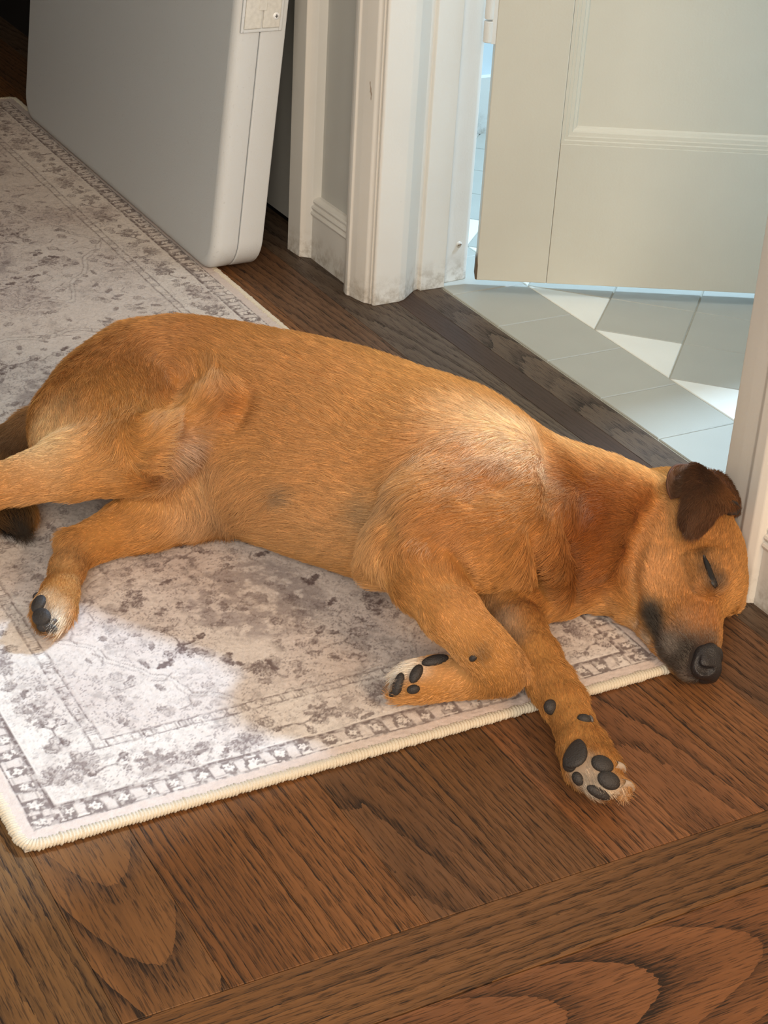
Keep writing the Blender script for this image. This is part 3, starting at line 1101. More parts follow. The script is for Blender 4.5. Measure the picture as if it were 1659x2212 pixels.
class SDF:
    def __init__(self, lo, hi, res):
        self.lo = np.array(lo, float); self.res = res
        self.n = np.ceil((np.array(hi) - self.lo) / res).astype(int) + 1
        self.D = np.full(self.n, 1.0, np.float32)

    def _box(self, P, m):
        a = np.maximum(0, ((P.min(0) - m - self.lo) / self.res).astype(int))
        b = np.minimum(self.n, ((P.max(0) + m - self.lo) / self.res).astype(int) + 2)
        sl = tuple(slice(i, max(i, j)) for i, j in zip(a, b))
        g = [self.lo[k] + self.res * np.arange(sl[k].start, sl[k].stop, dtype=np.float32) for k in range(3)]
        return sl, np.meshgrid(*g, indexing='ij', sparse=True)

    def chain(self, pts, k=0.02, sub=False):
        """pts: list of (P, rh, rv) - tapered elliptical limb, blended in with smoothness k"""
        for (A, ah, av), (B, bh, bv) in zip(pts[:-1], pts[1:]):
            A, B = np.array(A), np.array(B)
            m = max(ah, av, bh, bv) + k * 1.2
            sl, (X, Y, Z) = self._box(np.array([A, B]), m)
            if self.D[sl].size == 0:
                continue
            ab = B - A
            L = max(ab @ ab, 1e-9)
            t = np.clip(((X - A[0]) * ab[0] + (Y - A[1]) * ab[1] + (Z - A[2]) * ab[2]) / L, 0, 1)
            rh = ah + (bh - ah) * t; rv = av + (bv - av) * t
            dx = X - A[0] - t * ab[0]; dy = Y - A[1] - t * ab[1]; dz = Z - A[2] - t * ab[2]
            q = np.sqrt((dx * dx + dy * dy) / (rh * rh) + dz * dz / (rv * rv))
            d = (q - 1) * np.minimum(rh, rv)
            self._mix(sl, d.astype(np.float32), k, sub)

    def ell(self, P, r, k=0.02, rot=None, sub=False):
        """oriented ellipsoid; rot = 3x3 whose columns are its axes"""
        P = np.array(P); r = np.array(r, float)
        m = r.max() + k * 1.2
        sl, (X, Y, Z) = self._box(np.array([P]), m)
        X, Y, Z = X - P[0], Y - P[1], Z - P[2]
        if rot is not None:
            X, Y, Z = (rot[0, i] * X + rot[1, i] * Y + rot[2, i] * Z for i in range(3))
        q = np.sqrt((X / r[0]) ** 2 + (Y / r[1]) ** 2 + (Z / r[2]) ** 2)
        self._mix(sl, ((q - 1) * r.min()).astype(np.float32), k, sub)

    def _mix(self, sl, d, k, sub):
        D = self.D[sl]
        if sub:
            h = np.clip(0.5 - 0.5 * (D + d) / k, 0, 1)
            self.D[sl] = D + (-d - D) * h + k * h * (1 - h)
        else:
            h = np.clip(0.5 + 0.5 * (D - d) / k, 0, 1)
            self.D[sl] = D + (d - D) * h - k * h * (1 - h)

    def mesh(self):
        """naive surface nets"""
        D = self.D
        ins = D < 0
        nx, ny, nz = D.shape
        c = [ins[i:nx - 1 + i, j:ny - 1 + j, k:nz - 1 + k] for i in (0, 1) for j in (0, 1) for k in (0, 1)]
        anyi = np.logical_or.reduce(c); alli = np.logical_and.reduce(c)
        act = anyi & ~alli
        ids = np.full(act.shape, -1, np.int64)
        cells = np.argwhere(act)
        ids[act] = np.arange(len(cells))
        acc = np.zeros((len(cells), 3)); cnt = np.zeros(len(cells))
        corners = [(i, j, k) for i in (0, 1) for j in (0, 1) for k in (0, 1)]
        val = {o: D[cells[:, 0] + o[0], cells[:, 1] + o[1], cells[:, 2] + o[2]] for o in corners}
        for o in corners:
            for ax in range(3):
                if o[ax]:
                    continue
                p = list(o); p[ax] = 1; p = tuple(p)
                a, b_ = val[o], val[p]
                cr_ = (a < 0) != (b_ < 0)
                t = np.where(cr_, a / np.where(cr_, a - b_, 1), 0)
                pos = np.zeros((len(cells), 3)) + np.array(o)
                pos[:, ax] += t
                acc += pos * cr_[:, None]; cnt += cr_
        V_ = self.lo + self.res * (cells + acc / np.maximum(cnt, 1)[:, None])
        faces = []
        for ax in range(3):
            o1, o2 = [(1, 2), (2, 0), (0, 1)][ax]
            sl0 = [slice(None)] * 3; sl1 = [slice(None)] * 3
            sl0[ax] = slice(0, -1); sl1[ax] = slice(1, None)
            a, b_ = ins[tuple(sl0)], ins[tuple(sl1)]
            e = np.argwhere(a != b_)
            e = e[(e[:, o1] > 0) & (e[:, o2] > 0) & (e[:, o1] < D.shape[o1] - 1) & (e[:, o2] < D.shape[o2] - 1)]
            flip = a[e[:, 0], e[:, 1], e[:, 2]]
            q = []
            for (d1, d2) in ((0, 0), (1, 0), (1, 1), (0, 1)):
                p = e.copy(); p[:, o1] -= d1; p[:, o2] -= d2
                q.append(ids[p[:, 0], p[:, 1], p[:, 2]])
            q = np.stack(q, 1)
            q = np.where(flip[:, None], q, q[:, ::-1])
            faces.append(q)
        F_ = np.concatenate(faces)
        return V_, F_[(F_ >= 0).all(1)]


def sdf_hit(s, px, py):
    o, dd = ray(px, py)
    o, dd = np.array(o), np.array(dd)
    for t in np.arange(1.2, 2.4, 0.0006):
        p = o + dd * t
        q = ((p - s.lo) / s.res).astype(int)
        if (q >= 0).all() and (q < s.n).all() and s.D[tuple(q)] < 0:
            return p
    return W(px, py, .03)


# limb chains: (pixel x, pixel y, height, horizontal radius, vertical radius), listed along the hair
def CH(*rows):
    return [(W(r[0], r[1], r[2]), r[3], r[4] if len(r) > 4 else r[3]) for r in rows]


head_c = [(1515, 1225, .056, .047, .046), (1492, 1160, .060, .053, .050), (1440, 1150, .062, .055, .052)]
chains = {
    # torso runs from the neck to the rump
    'torso': (CH((1400, 1155, .066, .062, .052), (1330, 1150, .070, .070, .058), (1240, 1140, .076, .076, .066), (1150, 1128, .084, .080, .072), (1060, 1112, .090, .088, .078),
                 (950, 1055, .098, .106, .090), (830, 1015, .100, .114, .094), (700, 970, .102, .112, .096), (580, 935, .102, .104, .094),
                 (470, 905, .102, .093, .092), (380, 882, .100, .085, .088), (300, 882, .094, .076, .080), (235, 895, .086, .054, .062)), .03),
    'belly': (CH((900, 1110, .065, .056, .052), (760, 1086, .056, .052, .048), (620, 1050, .054, .048, .046), (520, 1034, .054, .042, .044), (455, 985, .060, .034, .038)), .026),
    'thigh': (CH((300, 840, .116, .058, .050), (258, 882, .120, .062, .050), (265, 925, .122, .058, .046), (300, 970, .124, .040, .034)), .03),
    'ham': (CH((195, 870, .102, .034, .034), (145, 925, .106, .028, .032), (118, 970, .106, .022, .024)), .03),
    'shank': (CH((315, 968, .122, .036, .032), (235, 985, .116, .036, .032), (150, 1008, .110, .030, .028), (60, 1032, .104, .020, .020), (-20, 1052, .098, .0155, .017), (-90, 1068, .090, .016, .018)), .018),
    'meta': (CH((-90, 1068, .090, .016, .018), (-110, 1130, .06, .014, .014), (-120, 1190, .036, .014, .014), (-122, 1235, .026, .018, .016), (-122, 1270, .024, .014, .012)), .01),
    'flank': (CH((345, 950, .142, .028, .024), (400, 895, .152, .018, .016), (450, 850, .160, .013, .012), (495, 845, .160, .013, .012)), .030),
    'groin': (CH((330, 1010, .090, .040, .035), (400, 1040, .065, .045, .038), (450, 1075, .045, .040, .034)), .02),
    'lowthigh': (CH((400, 1035, .050, .046, .040), (385, 1085, .046, .040, .034), (320, 1120, .040, .031, .028), (270, 1140, .036, .024, .024), (215, 1165, .033, .018, .020), (165, 1190, .031, .0165, .018),
                   (145, 1230, .029, .0145, .0155), (130, 1280, .026, .0150, .0150), (117, 1318, .024, .0175, .0155), (108, 1345, .022, .0135, .0130)), .014),
    'hock': (CH((190, 1172, .034, .012, .012), (146, 1166, .034, .010, .010)), .012),
    'scap': (CH((960, 965, .148, .050, .036), (1030, 1040, .146, .052, .038), (1100, 1110, .134, .046, .040)), .045),
    'upperarm': (CH((1110, 1130, .128, .044, .042), (1030, 1170, .128, .042, .040), (930, 1180, .118, .038, .036), (860, 1190, .108, .030, .030)), .022),
    'triceps': (CH((1010, 1060, .150, .042, .034), (930, 1120, .140, .040, .034), (870, 1180, .118, .028, .026)), .025),
    'pect': (CH((1110, 1140, .122, .042, .040), (1075, 1170, .118, .042, .038), (1050, 1190, .108, .034, .034)), .012),
    'elbow': (CH((880, 1190, .110, .030, .028), (815, 1222, .090, .018, .020)), .016),
    'forearm': (CH((872, 1200, .112, .029, .027), (915, 1255, .106, .0285, .026), (975, 1325, .094, .0255, .024), (1030, 1385, .078, .0220, .0215), (1066, 1422, .062, .0210, .0210), (1084, 1444, .050, .0215, .022),
                  ), .010),
    'forefoot': (CH((1086, 1446, .048, .0200, .021), (1050, 1456, .040, .0185, .019), (1000, 1462, .034, .0175, .018), (945, 1466, .031, .0190, .019), (905, 1473, .029, .0190, .0175), (882, 1480, .027, .0150, .0145)), .008),
    'lowchest': (CH((1190, 1245, .045, .045, .038), (1100, 1270, .045, .040, .036), (1030, 1265, .045, .034, .034)), .016),
    'lowarm': (CH((1155, 1290, .034, .024, .024), (1090, 1292, .036, .026, .026)), .008),
    'lowfore': (CH((1088, 1300, .044, .024, .025), (1120, 1360, .042, .0235, .024), (1155, 1420, .038, .0215, .022), (1190, 1475, .034, .0195, .020), (1218, 1518, .031, .0190, .0195),
                   (1238, 1562, .028, .0165, .0170), (1258, 1610, .026, .0190, .0175), (1278, 1655, .025, .0215, .0180), (1298, 1688, .023, .0165, .0140)), .009),
    'throat': (CH((1385, 1268, .040, .032, .032), (1330, 1250, .040, .034, .032), (1275, 1212, .042, .036, .032), (1215, 1205, .045, .036, .032)), .014),
    'neckfold': (CH((1232, 1278, .030, .014, .020), (1215, 1240, .050, .018, .024)), .01),
    'skull': (CH((1522, 1250, .054, .040, .040), (1498, 1200, .058, .045, .045), (1470, 1145, .060, .047, .048), (1445, 1115, .062, .046, .048)), .02),
    'cheek': (CH((1425, 1310, .040, .026, .030), (1420, 1260, .050, .038, .038), (1410, 1205, .056, .044, .042)), .02),
    'muzzle': (CH((1516, 1428, .024, .0115, .0150), (1506, 1402, .030, .0185, .0215), (1492, 1360, .038, .0260, .0290), (1482, 1310, .044, .0330, .0340), (1490, 1265, .050, .040, .038)), .012),
    'lip': (CH((1490, 1437, .020, .0140, .0150), (1462, 1400, .024, .0155, .0190), (1435, 1355, .030, .0165, .0220), (1418, 1318, .036, .018, .024)), .010),
    'jaw': (CH((1462, 1442, .010, .0090, .0095), (1436, 1405, .013, .0120, .0120), (1408, 1360, .018, .0150, .0160), (1385, 1325, .024, .020, .022)), .006),
    'browfar': (CH((1583, 1302, .018, .0100, .0140), (1568, 1265, .030, .018, .022), (1555, 1220, .040, .024, .028)), .010),
    'browtop': (CH((1556, 1258, .084, .008, .007), (1546, 1212, .094, .014, .009)), .014),
    'lid': (CH((1530, 1262, .083, .012, .010), (1518, 1215, .092, .013, .010)), .010),
    'tail': (CH((130, 905, .060, .022, .024), (75, 935, .046, .024, .024), (25, 975, .034, .027, .025), (-8, 1020, .030, .026, .022), (5, 1070, .028, .025, .020), (28, 1112, .026, .020, .017), (42, 1138, .022, .010, .010)), .012),
}
# toes
toes = {
    'toe_low': [((1290, 1640, .030), (1322, 1662, .026), .0095), ((1300, 1680, .028), (1338, 1700, .024), .0095), ((1280, 1690, .018), (1300, 1712, .014), .0080), ((1250, 1660, .016), (1256, 1684, .012), .0085)],
    'toe_up': [((900, 1455, .036), (876, 1476, .034), .0085), ((905, 1485, .026), (866, 1500, .020), .0095), ((920, 1478, .034), (888, 1488, .030), .0090), ((898, 1492, .018), (868, 1512, .013), .0080)],
    'toe_hind': [((118, 1310, .028), (96, 1330, .026), .0090), ((122, 1325, .024), (112, 1355, .020), .0095), ((136, 1315, .022), (138, 1345, .016), .0090)],
}
order = ['torso', 'belly', 'thigh', 'ham', 'groin', 'shank', 'meta', 'flank', 'scap', 'triceps', 'upperarm', 'pect', 'lowchest', 'throat', 'neckfold', 'lowthigh', 'hock', 'elbow',
         'lowarm', 'skull', 'cheek', 'muzzle', 'lip', 'jaw', 'browfar', 'browtop', 'lid', 'tail', 'lowfore', 'forearm', 'forefoot']
allP = np.array([p[0] for c in chains.values() for p in c[0]])
dogs = SDF((allP.min(0) - 0.15) * [1, 1, 0] + [0, 0, -0.012], (allP.max(0) + 0.15) * [1, 1, 0] + [0, 0, 0.235], 0.0034)


def creases(s):
    """folds of loose skin: neck, armpit, groin, behind the jaw; and the skin fold of the flank"""
    for pts, r, k in (
        (((1247, 1296), (1245, 1240), (1240, 1185), (1232, 1140)), .0055, .010),
        (((1374, 1345), (1366, 1290), (1362, 1230), (1378, 1170), (1405, 1110), (1440, 1062)), .0055, .014),
        (((975, 1205), (992, 1232), (1012, 1254)), .0060, .010),
        (((1158, 1160), (1168, 1205), (1180, 1250), (1200, 1290)), .0055, .012),
        (((1195, 950), (1204, 1020), (1200, 1090)), .0060, .024),
        (((846, 1110), (852, 1160), (846, 1196)), .0055, .014),
        (((352, 862), (375, 840), (402, 812)), .0110, .022),
        (((518, 900), (526, 878)), .0060, .022),
        (((372, 1000), (392, 960), (418, 925), (436, 900)), .0075, .016),
        (((1000, 985), (1050, 960)), .0045, .022),
        (((1020, 1068), (1075, 1040)), .0045, .022),
        (((1495, 1155), (1510, 1190)), .0025, .010),
    ):
        q = [sdf_hit(s, *p) for p in pts]
        s.chain([(p, r, r) for p in q], k, sub=True)
    for pts, r, k, dep in (
        (((428, 900), (448, 858), (474, 836), (500, 842), (510, 856)), .0080, .016, .0045),
        (((880, 1175), (905, 1180), (950, 1215), (990, 1262)), .010, .016, .0065),
        (((1215, 1262), (1208, 1210)), .008, .012, .005),
    ):
        q = [sdf_hit(s, *p) - np.array([0, 0, dep]) for p in pts]
        s.chain([(p, r, r) for p in q], k)


for nm in order[:-3]:
    pts, k = chains[nm]
    dogs.chain(pts, k)
    if nm == 'lowchest':
        pass
creases(dogs)
for nm in order[-3:]:
    pts, k = chains[nm]
    dogs.chain(pts, k)
for grp in toes.values():
    for a, b_, r in grp:
        dogs.chain([(W(*a), r, r), (W(*b_), r * 0.95, r * 0.95)], 0.0035)
# slit of the mouth
dogs.chain([(W(1500, 1462, .030), .0012, .0012), (W(1462, 1432, .036), .0016, .0016), (W(1432, 1395, .042), .0018, .0018), (W(1408, 1345, .056), .0022, .0022)], .006, sub=True)
# rest on rug and boards
gxw = dogs.lo[0] + dogs.res * np.arange(dogs.n[0]); gyw = dogs.lo[1] + dogs.res * np.arange(dogs.n[1]); gzw = dogs.lo[2] + dogs.res * np.arange(dogs.n[2])
onrug = np.clip(np.minimum((RX1 - gxw)[:, None], (gyw - RY0)[None, :]) / 0.006 + 1.8, 0, 1)
level = 0.0006 + onrug * (RT + 0.0016)
pl = (level[:, :, None] - gzw[None, None, :]).astype(np.float32)
# the crown and brow stay clear of the casing (its faces at x 1.0825, y 1.139..1.216)
casg = np.minimum(gxw[:, None, None] - 1.0805, 0.02).astype(np.float32)
kk = 0.010
for cut in (pl, np.broadcast_to(casg, dogs.D.shape)):
    h = np.clip(0.5 - 0.5 * (dogs.D - cut) / kk, 0, 1)
    dogs.D = (dogs.D + (cut - dogs.D) * h + kk * h * (1 - h)).astype(np.float32)
DV, DF = dogs.mesh()


# ---- coat colours: base plus soft patches, some painting in highlights and shade (pixel x, pixel y, height, radius, colour, strength)
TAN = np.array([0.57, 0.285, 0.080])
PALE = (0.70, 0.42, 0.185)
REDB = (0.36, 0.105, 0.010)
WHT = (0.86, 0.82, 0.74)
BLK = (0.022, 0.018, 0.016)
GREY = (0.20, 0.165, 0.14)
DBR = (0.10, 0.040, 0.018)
patches = [
    (95, 955, .11, .042, (0.80, 0.60, 0.34), .9), (105, 900, .13, .032, (0.78, 0.55, 0.29), .8), (480, 838, .17, .012, (0.78, 0.50, 0.24), .6),  # last patch: highlight on the flank ridge put into the coat
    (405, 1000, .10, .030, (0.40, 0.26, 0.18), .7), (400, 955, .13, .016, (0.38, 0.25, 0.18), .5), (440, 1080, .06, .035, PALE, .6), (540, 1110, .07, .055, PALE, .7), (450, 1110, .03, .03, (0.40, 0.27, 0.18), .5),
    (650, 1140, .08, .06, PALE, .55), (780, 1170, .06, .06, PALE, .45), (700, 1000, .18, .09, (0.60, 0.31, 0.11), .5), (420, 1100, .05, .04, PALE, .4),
    (360, 820, .19, .030, REDB, .45), (500, 870, .18, .030, REDB, .45), (400, 720, .20, .06, (0.48, 0.20, 0.06), .6), (250, 740, .19, .05, (0.50, 0.22, 0.07), .5), (640, 790, .20, .09, (0.52, 0.235, 0.075), .5),  # first two: shade in the hollows beside the flank fold, painted in
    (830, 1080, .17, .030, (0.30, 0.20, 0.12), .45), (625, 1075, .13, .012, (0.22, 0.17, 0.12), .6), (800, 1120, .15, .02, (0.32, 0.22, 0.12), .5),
    (950, 950, .20, .05, (0.50, 0.22, 0.075), .5), (1040, 990, .19, .05, (0.46, 0.19, 0.07), .6), (1090, 925, .20, .048, (0.90, 0.68, 0.42), .85), (1150, 970, .18, .034, (0.90, 0.66, 0.40), .85), (1000, 890, .20, .042, (0.80, 0.52, 0.26), .6), (940, 990, .2, .03, (0.74, 0.46, 0.21), .4), (1240, 965, .17, .022, (0.85, 0.58, 0.28), .7),  # palest ones paint the highlight on shoulder and neck top into the coat
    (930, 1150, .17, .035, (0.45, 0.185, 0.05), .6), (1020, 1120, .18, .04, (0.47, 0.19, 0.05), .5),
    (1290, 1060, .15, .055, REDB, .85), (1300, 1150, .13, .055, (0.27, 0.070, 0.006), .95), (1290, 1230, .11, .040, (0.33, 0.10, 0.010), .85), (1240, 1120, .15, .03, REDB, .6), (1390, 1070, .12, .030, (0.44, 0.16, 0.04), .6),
    (1340, 992, .13, .030, (0.80, 0.50, 0.22), .7), (1400, 1020, .13, .024, (0.78, 0.48, 0.20), .6), (1280, 985, .17, .030, (0.76, 0.46, 0.19), .6), (1180, 1180, .12, .04, (0.50, 0.20, 0.05), .4),  # first three: bright highlight along the neck top, as coat colour
    (1440, 1190, .10, .040, (0.60, 0.30, 0.10), .6), (1420, 1260, .085, .030, (0.62, 0.32, 0.12), .6), (1540, 1150, .10, .035, (0.46, 0.19, 0.045), .6), (1560, 1220, .09, .030, (0.45, 0.185, 0.045), .5),
    (1500, 1310, .08, .030, (0.46, 0.185, 0.045), .7), (1530, 1350, .06, .022, (0.40, 0.155, 0.04), .7),
    (1560, 1252, .08, .008, (0.20, 0.10, 0.04), .6),
    (1385, 1355, .035, .009, (0.50, 0.38, 0.27), .8), (1400, 1385, .028, .009, (0.50, 0.40, 0.30), .85), (1418, 1415, .022, .008, (0.50, 0.40, 0.31), .85), (1440, 1438, .014, .007, (0.45, 0.35, 0.28), .8),
    (1408, 1325, .066, .013, BLK, 1.0), (1414, 1345, .060, .013, BLK, 1.0), (1422, 1368, .060, .012, BLK, 1.0), (1430, 1388, .052, .011, BLK, 1.0), (1438, 1402, .052, .010, BLK, 1.0), (1450, 1420, .052, .011, BLK, 1.0), (1445, 1410, .044, .014, BLK, 1.0), (1465, 1428, .040, .016, BLK, 1.0), (1490, 1436, .040, .017, BLK, 1.0), (1490, 1415, .04, .013, (0.06, 0.04, 0.03), .85),
    (1455, 1385, .055, .016, GREY, .6), (1480, 1400, .055, .020, (0.13, 0.085, 0.06), .7), (1508, 1395, .054, .012, (0.06, 0.04, 0.035), .7), (1470, 1360, .065, .016, (0.28, 0.15, 0.08), .5),
    (1535, 1385, .045, .012, (0.10, 0.06, 0.04), .8), (1540, 1440, .04, .02, BLK, .8), (1515, 1460, .02, .016, BLK, .95), (1490, 1460, .012, .010, (0.10, 0.07, 0.06), .7),
    (1470, 1405, .05, .014, BLK, .85), (1488, 1400, .05, .010, BLK, .7), (1450, 1392, .05, .010, GREY, .7), (1418, 1340, .06, .010, BLK, .7),
    (1530, 1232, .092, .011, (0.10, 0.055, 0.03), .75), (1545, 1262, .086, .009, (0.06, 0.04, 0.03), .8), (1520, 1200, .098, .008, (0.14, 0.07, 0.03), .7),
    # legs and feet
    (875, 1442, .045, .013, WHT, 1.0), (895, 1428, .045, .012, WHT, .95), (915, 1440, .048, .010, WHT, .8), (862, 1452, .04, .010, WHT, .95), (945, 1436, .046, .016, PALE, .7), (990, 1435, .045, .02, (0.66, 0.36, 0.14), .6),
    (860, 1472, .038, .009, BLK, .8), (1040, 1410, .075, .010, (0.16, 0.09, 0.04), .6), (1000, 1290, .12, .03, (0.66, 0.35, 0.14), .5),
    (1085, 1335, .065, .018, (0.58, 0.42, 0.28), .85), (1110, 1375, .062, .015, (0.50, 0.34, 0.21), .7), (1130, 1420, .055, .02, (0.42, 0.22, 0.085), .6), (1060, 1310, .06, .014, (0.45, 0.28, 0.15), .6),
    (1275, 1640, .045, .010, (0.42, 0.35, 0.27), .7), (1265, 1690, .030, .016, (0.62, 0.54, 0.44), .95), (1290, 1705, .025, .014, (0.60, 0.52, 0.42), .95), (1270, 1665, .040, .010, (0.45, 0.36, 0.28), .9),
    (1325, 1700, .030, .010, (0.70, 0.58, 0.44), .9), (1312, 1672, .036, .006, (0.30, 0.24, 0.18), .8), (1245, 1665, .025, .012, (0.50, 0.40, 0.30), .8), (1200, 1590, .02, .020, (0.36, 0.15, 0.035), .6),
    (96, 1285, .045, .012, (0.75, 0.58, 0.38), .7), (130, 1310, .040, .014, (0.72, 0.55, 0.34), .7), (120, 1335, .038, .011, WHT, .9), (140, 1345, .030, .010, (0.82, 0.68, 0.48), .8), (90, 1310, .034, .008, (0.5, 0.42, 0.34), .8),
    (150, 1200, .05, .03, (0.56, 0.35, 0.16), .6), (90, 1345, .03, .014, BLK, .85),
    (20, 960, .05, .05, (0.19, 0.10, 0.045), 1.0), (60, 905, .08, .025, (0.26, 0.13, 0.05), .9), (-5, 1030, .04, .04, (0.16, 0.085, 0.04), 1.0), (45, 1070, .035, .025, (0.13, 0.05, 0.02), 1.0), (35, 1125, .03, .030, (0.018, 0.014, 0.013), 1.0), (15, 1150, .02, .02, (0.018, 0.014, 0.013), 1.0),
    (60, 1030, .13, .03, (0.55, 0.27, 0.10), .4),
]


PATCHQ = None


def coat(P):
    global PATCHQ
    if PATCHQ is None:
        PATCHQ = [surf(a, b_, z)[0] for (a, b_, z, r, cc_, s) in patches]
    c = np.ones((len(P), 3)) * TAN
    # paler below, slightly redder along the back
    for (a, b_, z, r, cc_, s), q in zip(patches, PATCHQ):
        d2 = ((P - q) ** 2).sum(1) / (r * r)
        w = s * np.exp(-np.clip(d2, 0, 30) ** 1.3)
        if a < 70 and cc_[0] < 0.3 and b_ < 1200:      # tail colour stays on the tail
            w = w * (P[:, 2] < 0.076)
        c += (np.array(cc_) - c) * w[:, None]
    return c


# ---- hair direction from the limb axes
FL = {'torso': 1, 'belly': 1, 'thigh': 1, 'ham': 1, 'shank': 1, 'meta': 1, 'flank': 1, 'groin': 1, 'lowthigh': 1, 'hock': 1, 'scap': -0.0, 'upperarm': 1, 'triceps': 1, 'pect': 1, 'elbow': 1,
      'forearm': 1, 'forefoot': 1, 'lowchest': 1, 'lowarm': 1, 'lowfore': 1, 'throat': 1, 'neckfold': -1, 'skull': 1, 'cheek': 1, 'muzzle': 1, 'lip': 1, 'jaw': 1, 'browfar': 1, 'browtop': 1, 'lid': 1, 'tail': 1}


def flow(P):
    acc = np.zeros_like(P); wt = np.zeros(len(P)) + 1e-9
    for nm, sgn in FL.items():
        if sgn == 0:
            continue
        for (A, ah, av), (B, bh, bv) in zip(chains[nm][0][:-1], chains[nm][0][1:]):
            ab = B - A; L2 = ab @ ab
            t = np.clip(((P - A) @ ab) / L2, 0, 1)
            dd = np.linalg.norm(P - A - t[:, None] * ab, axis=1) - (ah + (bh - ah) * t)
            w = np.exp(-np.clip(dd, -0.01, 1) / 0.010) * (0.25 if nm == 'torso' else 1)
            acc += w[:, None] * (sgn * ab / math.sqrt(L2)); wt += w
    return acc / wt[:, None]


def grid_noise(P, cell, seed):
    r = np.random.default_rng(seed)
    T = r.normal(size=(4096, 3))
    q = P / cell
    i = np.floor(q).astype(np.int64); f = q - i
    f = f * f * (3 - 2 * f)
    out = np.zeros((len(P), 3))
    for a in (0, 1):
        for b_ in (0, 1):
            for c in (0, 1):
                h = ((i[:, 0] + a) * 73856093 ^ (i[:, 1] + b_) * 19349663 ^ (i[:, 2] + c) * 83492791) & 4095
                w = (f[:, 0] if a else 1 - f[:, 0]) * (f[:, 1] if b_ else 1 - f[:, 1]) * (f[:, 2] if c else 1 - f[:, 2])
                out += T[h] * w[:, None]
    return out


M_skin, nt, b = new_mat('coat_skin')
an = N(nt, 'ShaderNodeAttribute', attribute_name='coat')
cc = mixc(nt, 1.0, an.outputs['Color'], (0.62, 0.58, 0.55), 'MULTIPLY')
nt.links.new(cc, b.inputs['Base Color'])
b.inputs['Roughness'].default_value = 0.8
b.inputs['Specular IOR Level'].default_value = 0.2

M_fur = bpy.data.materials.new('fur')
M_fur.use_nodes = True
nt = M_fur.node_tree
nt.nodes.remove(nt.nodes['Principled BSDF'])
an = N(nt, 'ShaderNodeAttribute', attribute_name='coat')
dif = N(nt, 'ShaderNodeBsdfDiffuse')
tr = N(nt, 'ShaderNodeBsdfTranslucent')
hr = N(nt, 'ShaderNodeBsdfHair')
hr.component = 'Reflection'
hr.inputs['RoughnessU'].default_value = 0.30
hr.inputs['RoughnessV'].default_value = 0.55
hcol = mixc(nt, 0.30, an.outputs['Color'], (1.0, 0.88, 0.72))
nt.links.new(an.outputs['Color'], dif.inputs[0])
nt.links.new(an.outputs['Color'], tr.inputs[0])
nt.links.new(hcol, hr.inputs[0])
m1 = N(nt, 'ShaderNodeMixShader'); m1.inputs[0].default_value = 0.22
m2 = N(nt, 'ShaderNodeMixShader'); m2.inputs[0].default_value = 0.19
nt.links.new(dif.outputs[0], m1.inputs[1]); nt.links.new(tr.outputs[0], m1.inputs[2])
nt.links.new(m1.outputs[0], m2.inputs[1]); nt.links.new(hr.outputs[0], m2.inputs[2])
nt.links.new(m2.outputs[0], nt.nodes['Material Output'].inputs[0])


def hair(name, P, Nn, Fd, length, colr, parent, rad=0.00022, lift=0.28, seed=3, jitter=0.16, npt=4, clump=0.0):
    """a coat of short hairs: root, tangent direction, length and colour per hair"""
    r = np.random.default_rng(seed)
    n = len(P)
    d = Fd - (Fd * Nn).sum(1)[:, None] * Nn
    d = d / (np.linalg.norm(d, axis=1)[:, None] + 1e-6)
    d = d + r.normal(0, jitter, (n, 3)) + clump * grid_noise(P, 0.009, seed + 5) + clump * 0.8 * grid_noise(P, 0.035, seed + 6)
    d = d - (d * Nn).sum(1)[:, None] * Nn
    d /= np.linalg.norm(d, axis=1)[:, None] + 1e-6
    L = length * r.uniform(0.6, 1.25, n)
    lf = lift * r.uniform(0.5, 1.5, n)
    pts = np.zeros((n, npt, 3))
    p = P - Nn * 0.0004
    for i in range(npt):
        pts[:, i] = p
        s = lf * (1 - 0.9 * i / npt)
        step_ = d + Nn * s[:, None]
        step_ /= np.linalg.norm(step_, axis=1)[:, None]
        p = p + step_ * (L / (npt - 1))[:, None]
    pts[:, :, 2] = np.maximum(pts[:, :, 2], 0.0012)
    cu = bpy.data.hair_curves.new(name)
    cu.add_curves([npt] * n)
    cu.attributes['position'].data.foreach_set('vector', pts.astype(np.float32).ravel())
    ra = cu.attributes.get('radius') or cu.attributes.new('radius', 'FLOAT', 'POINT')
    rr_ = np.outer(r.uniform(0.75, 1.2, n), np.linspace(1, 0.25, npt)) * rad
    ra.data.foreach_set('value', rr_.astype(np.float32).ravel())
    ca_ = cu.attributes.new('coat', 'FLOAT_COLOR', 'CURVE')
    v = colr * np.exp(r.normal(0, 0.20, n) + 0.10 * grid_noise(P, 0.004, seed + 9)[:, 0])[:, None]
    ca_.data.foreach_set('color', np.concatenate([np.clip(v, 0, 1), np.ones((n, 1))], 1).astype(np.float32).ravel())
    cu.materials.append(M_fur)
    o = bpy.data.objects.new(name, cu)
    col.objects.link(o)
    o.parent = parent
    o['kind'] = 'stuff'
    return o


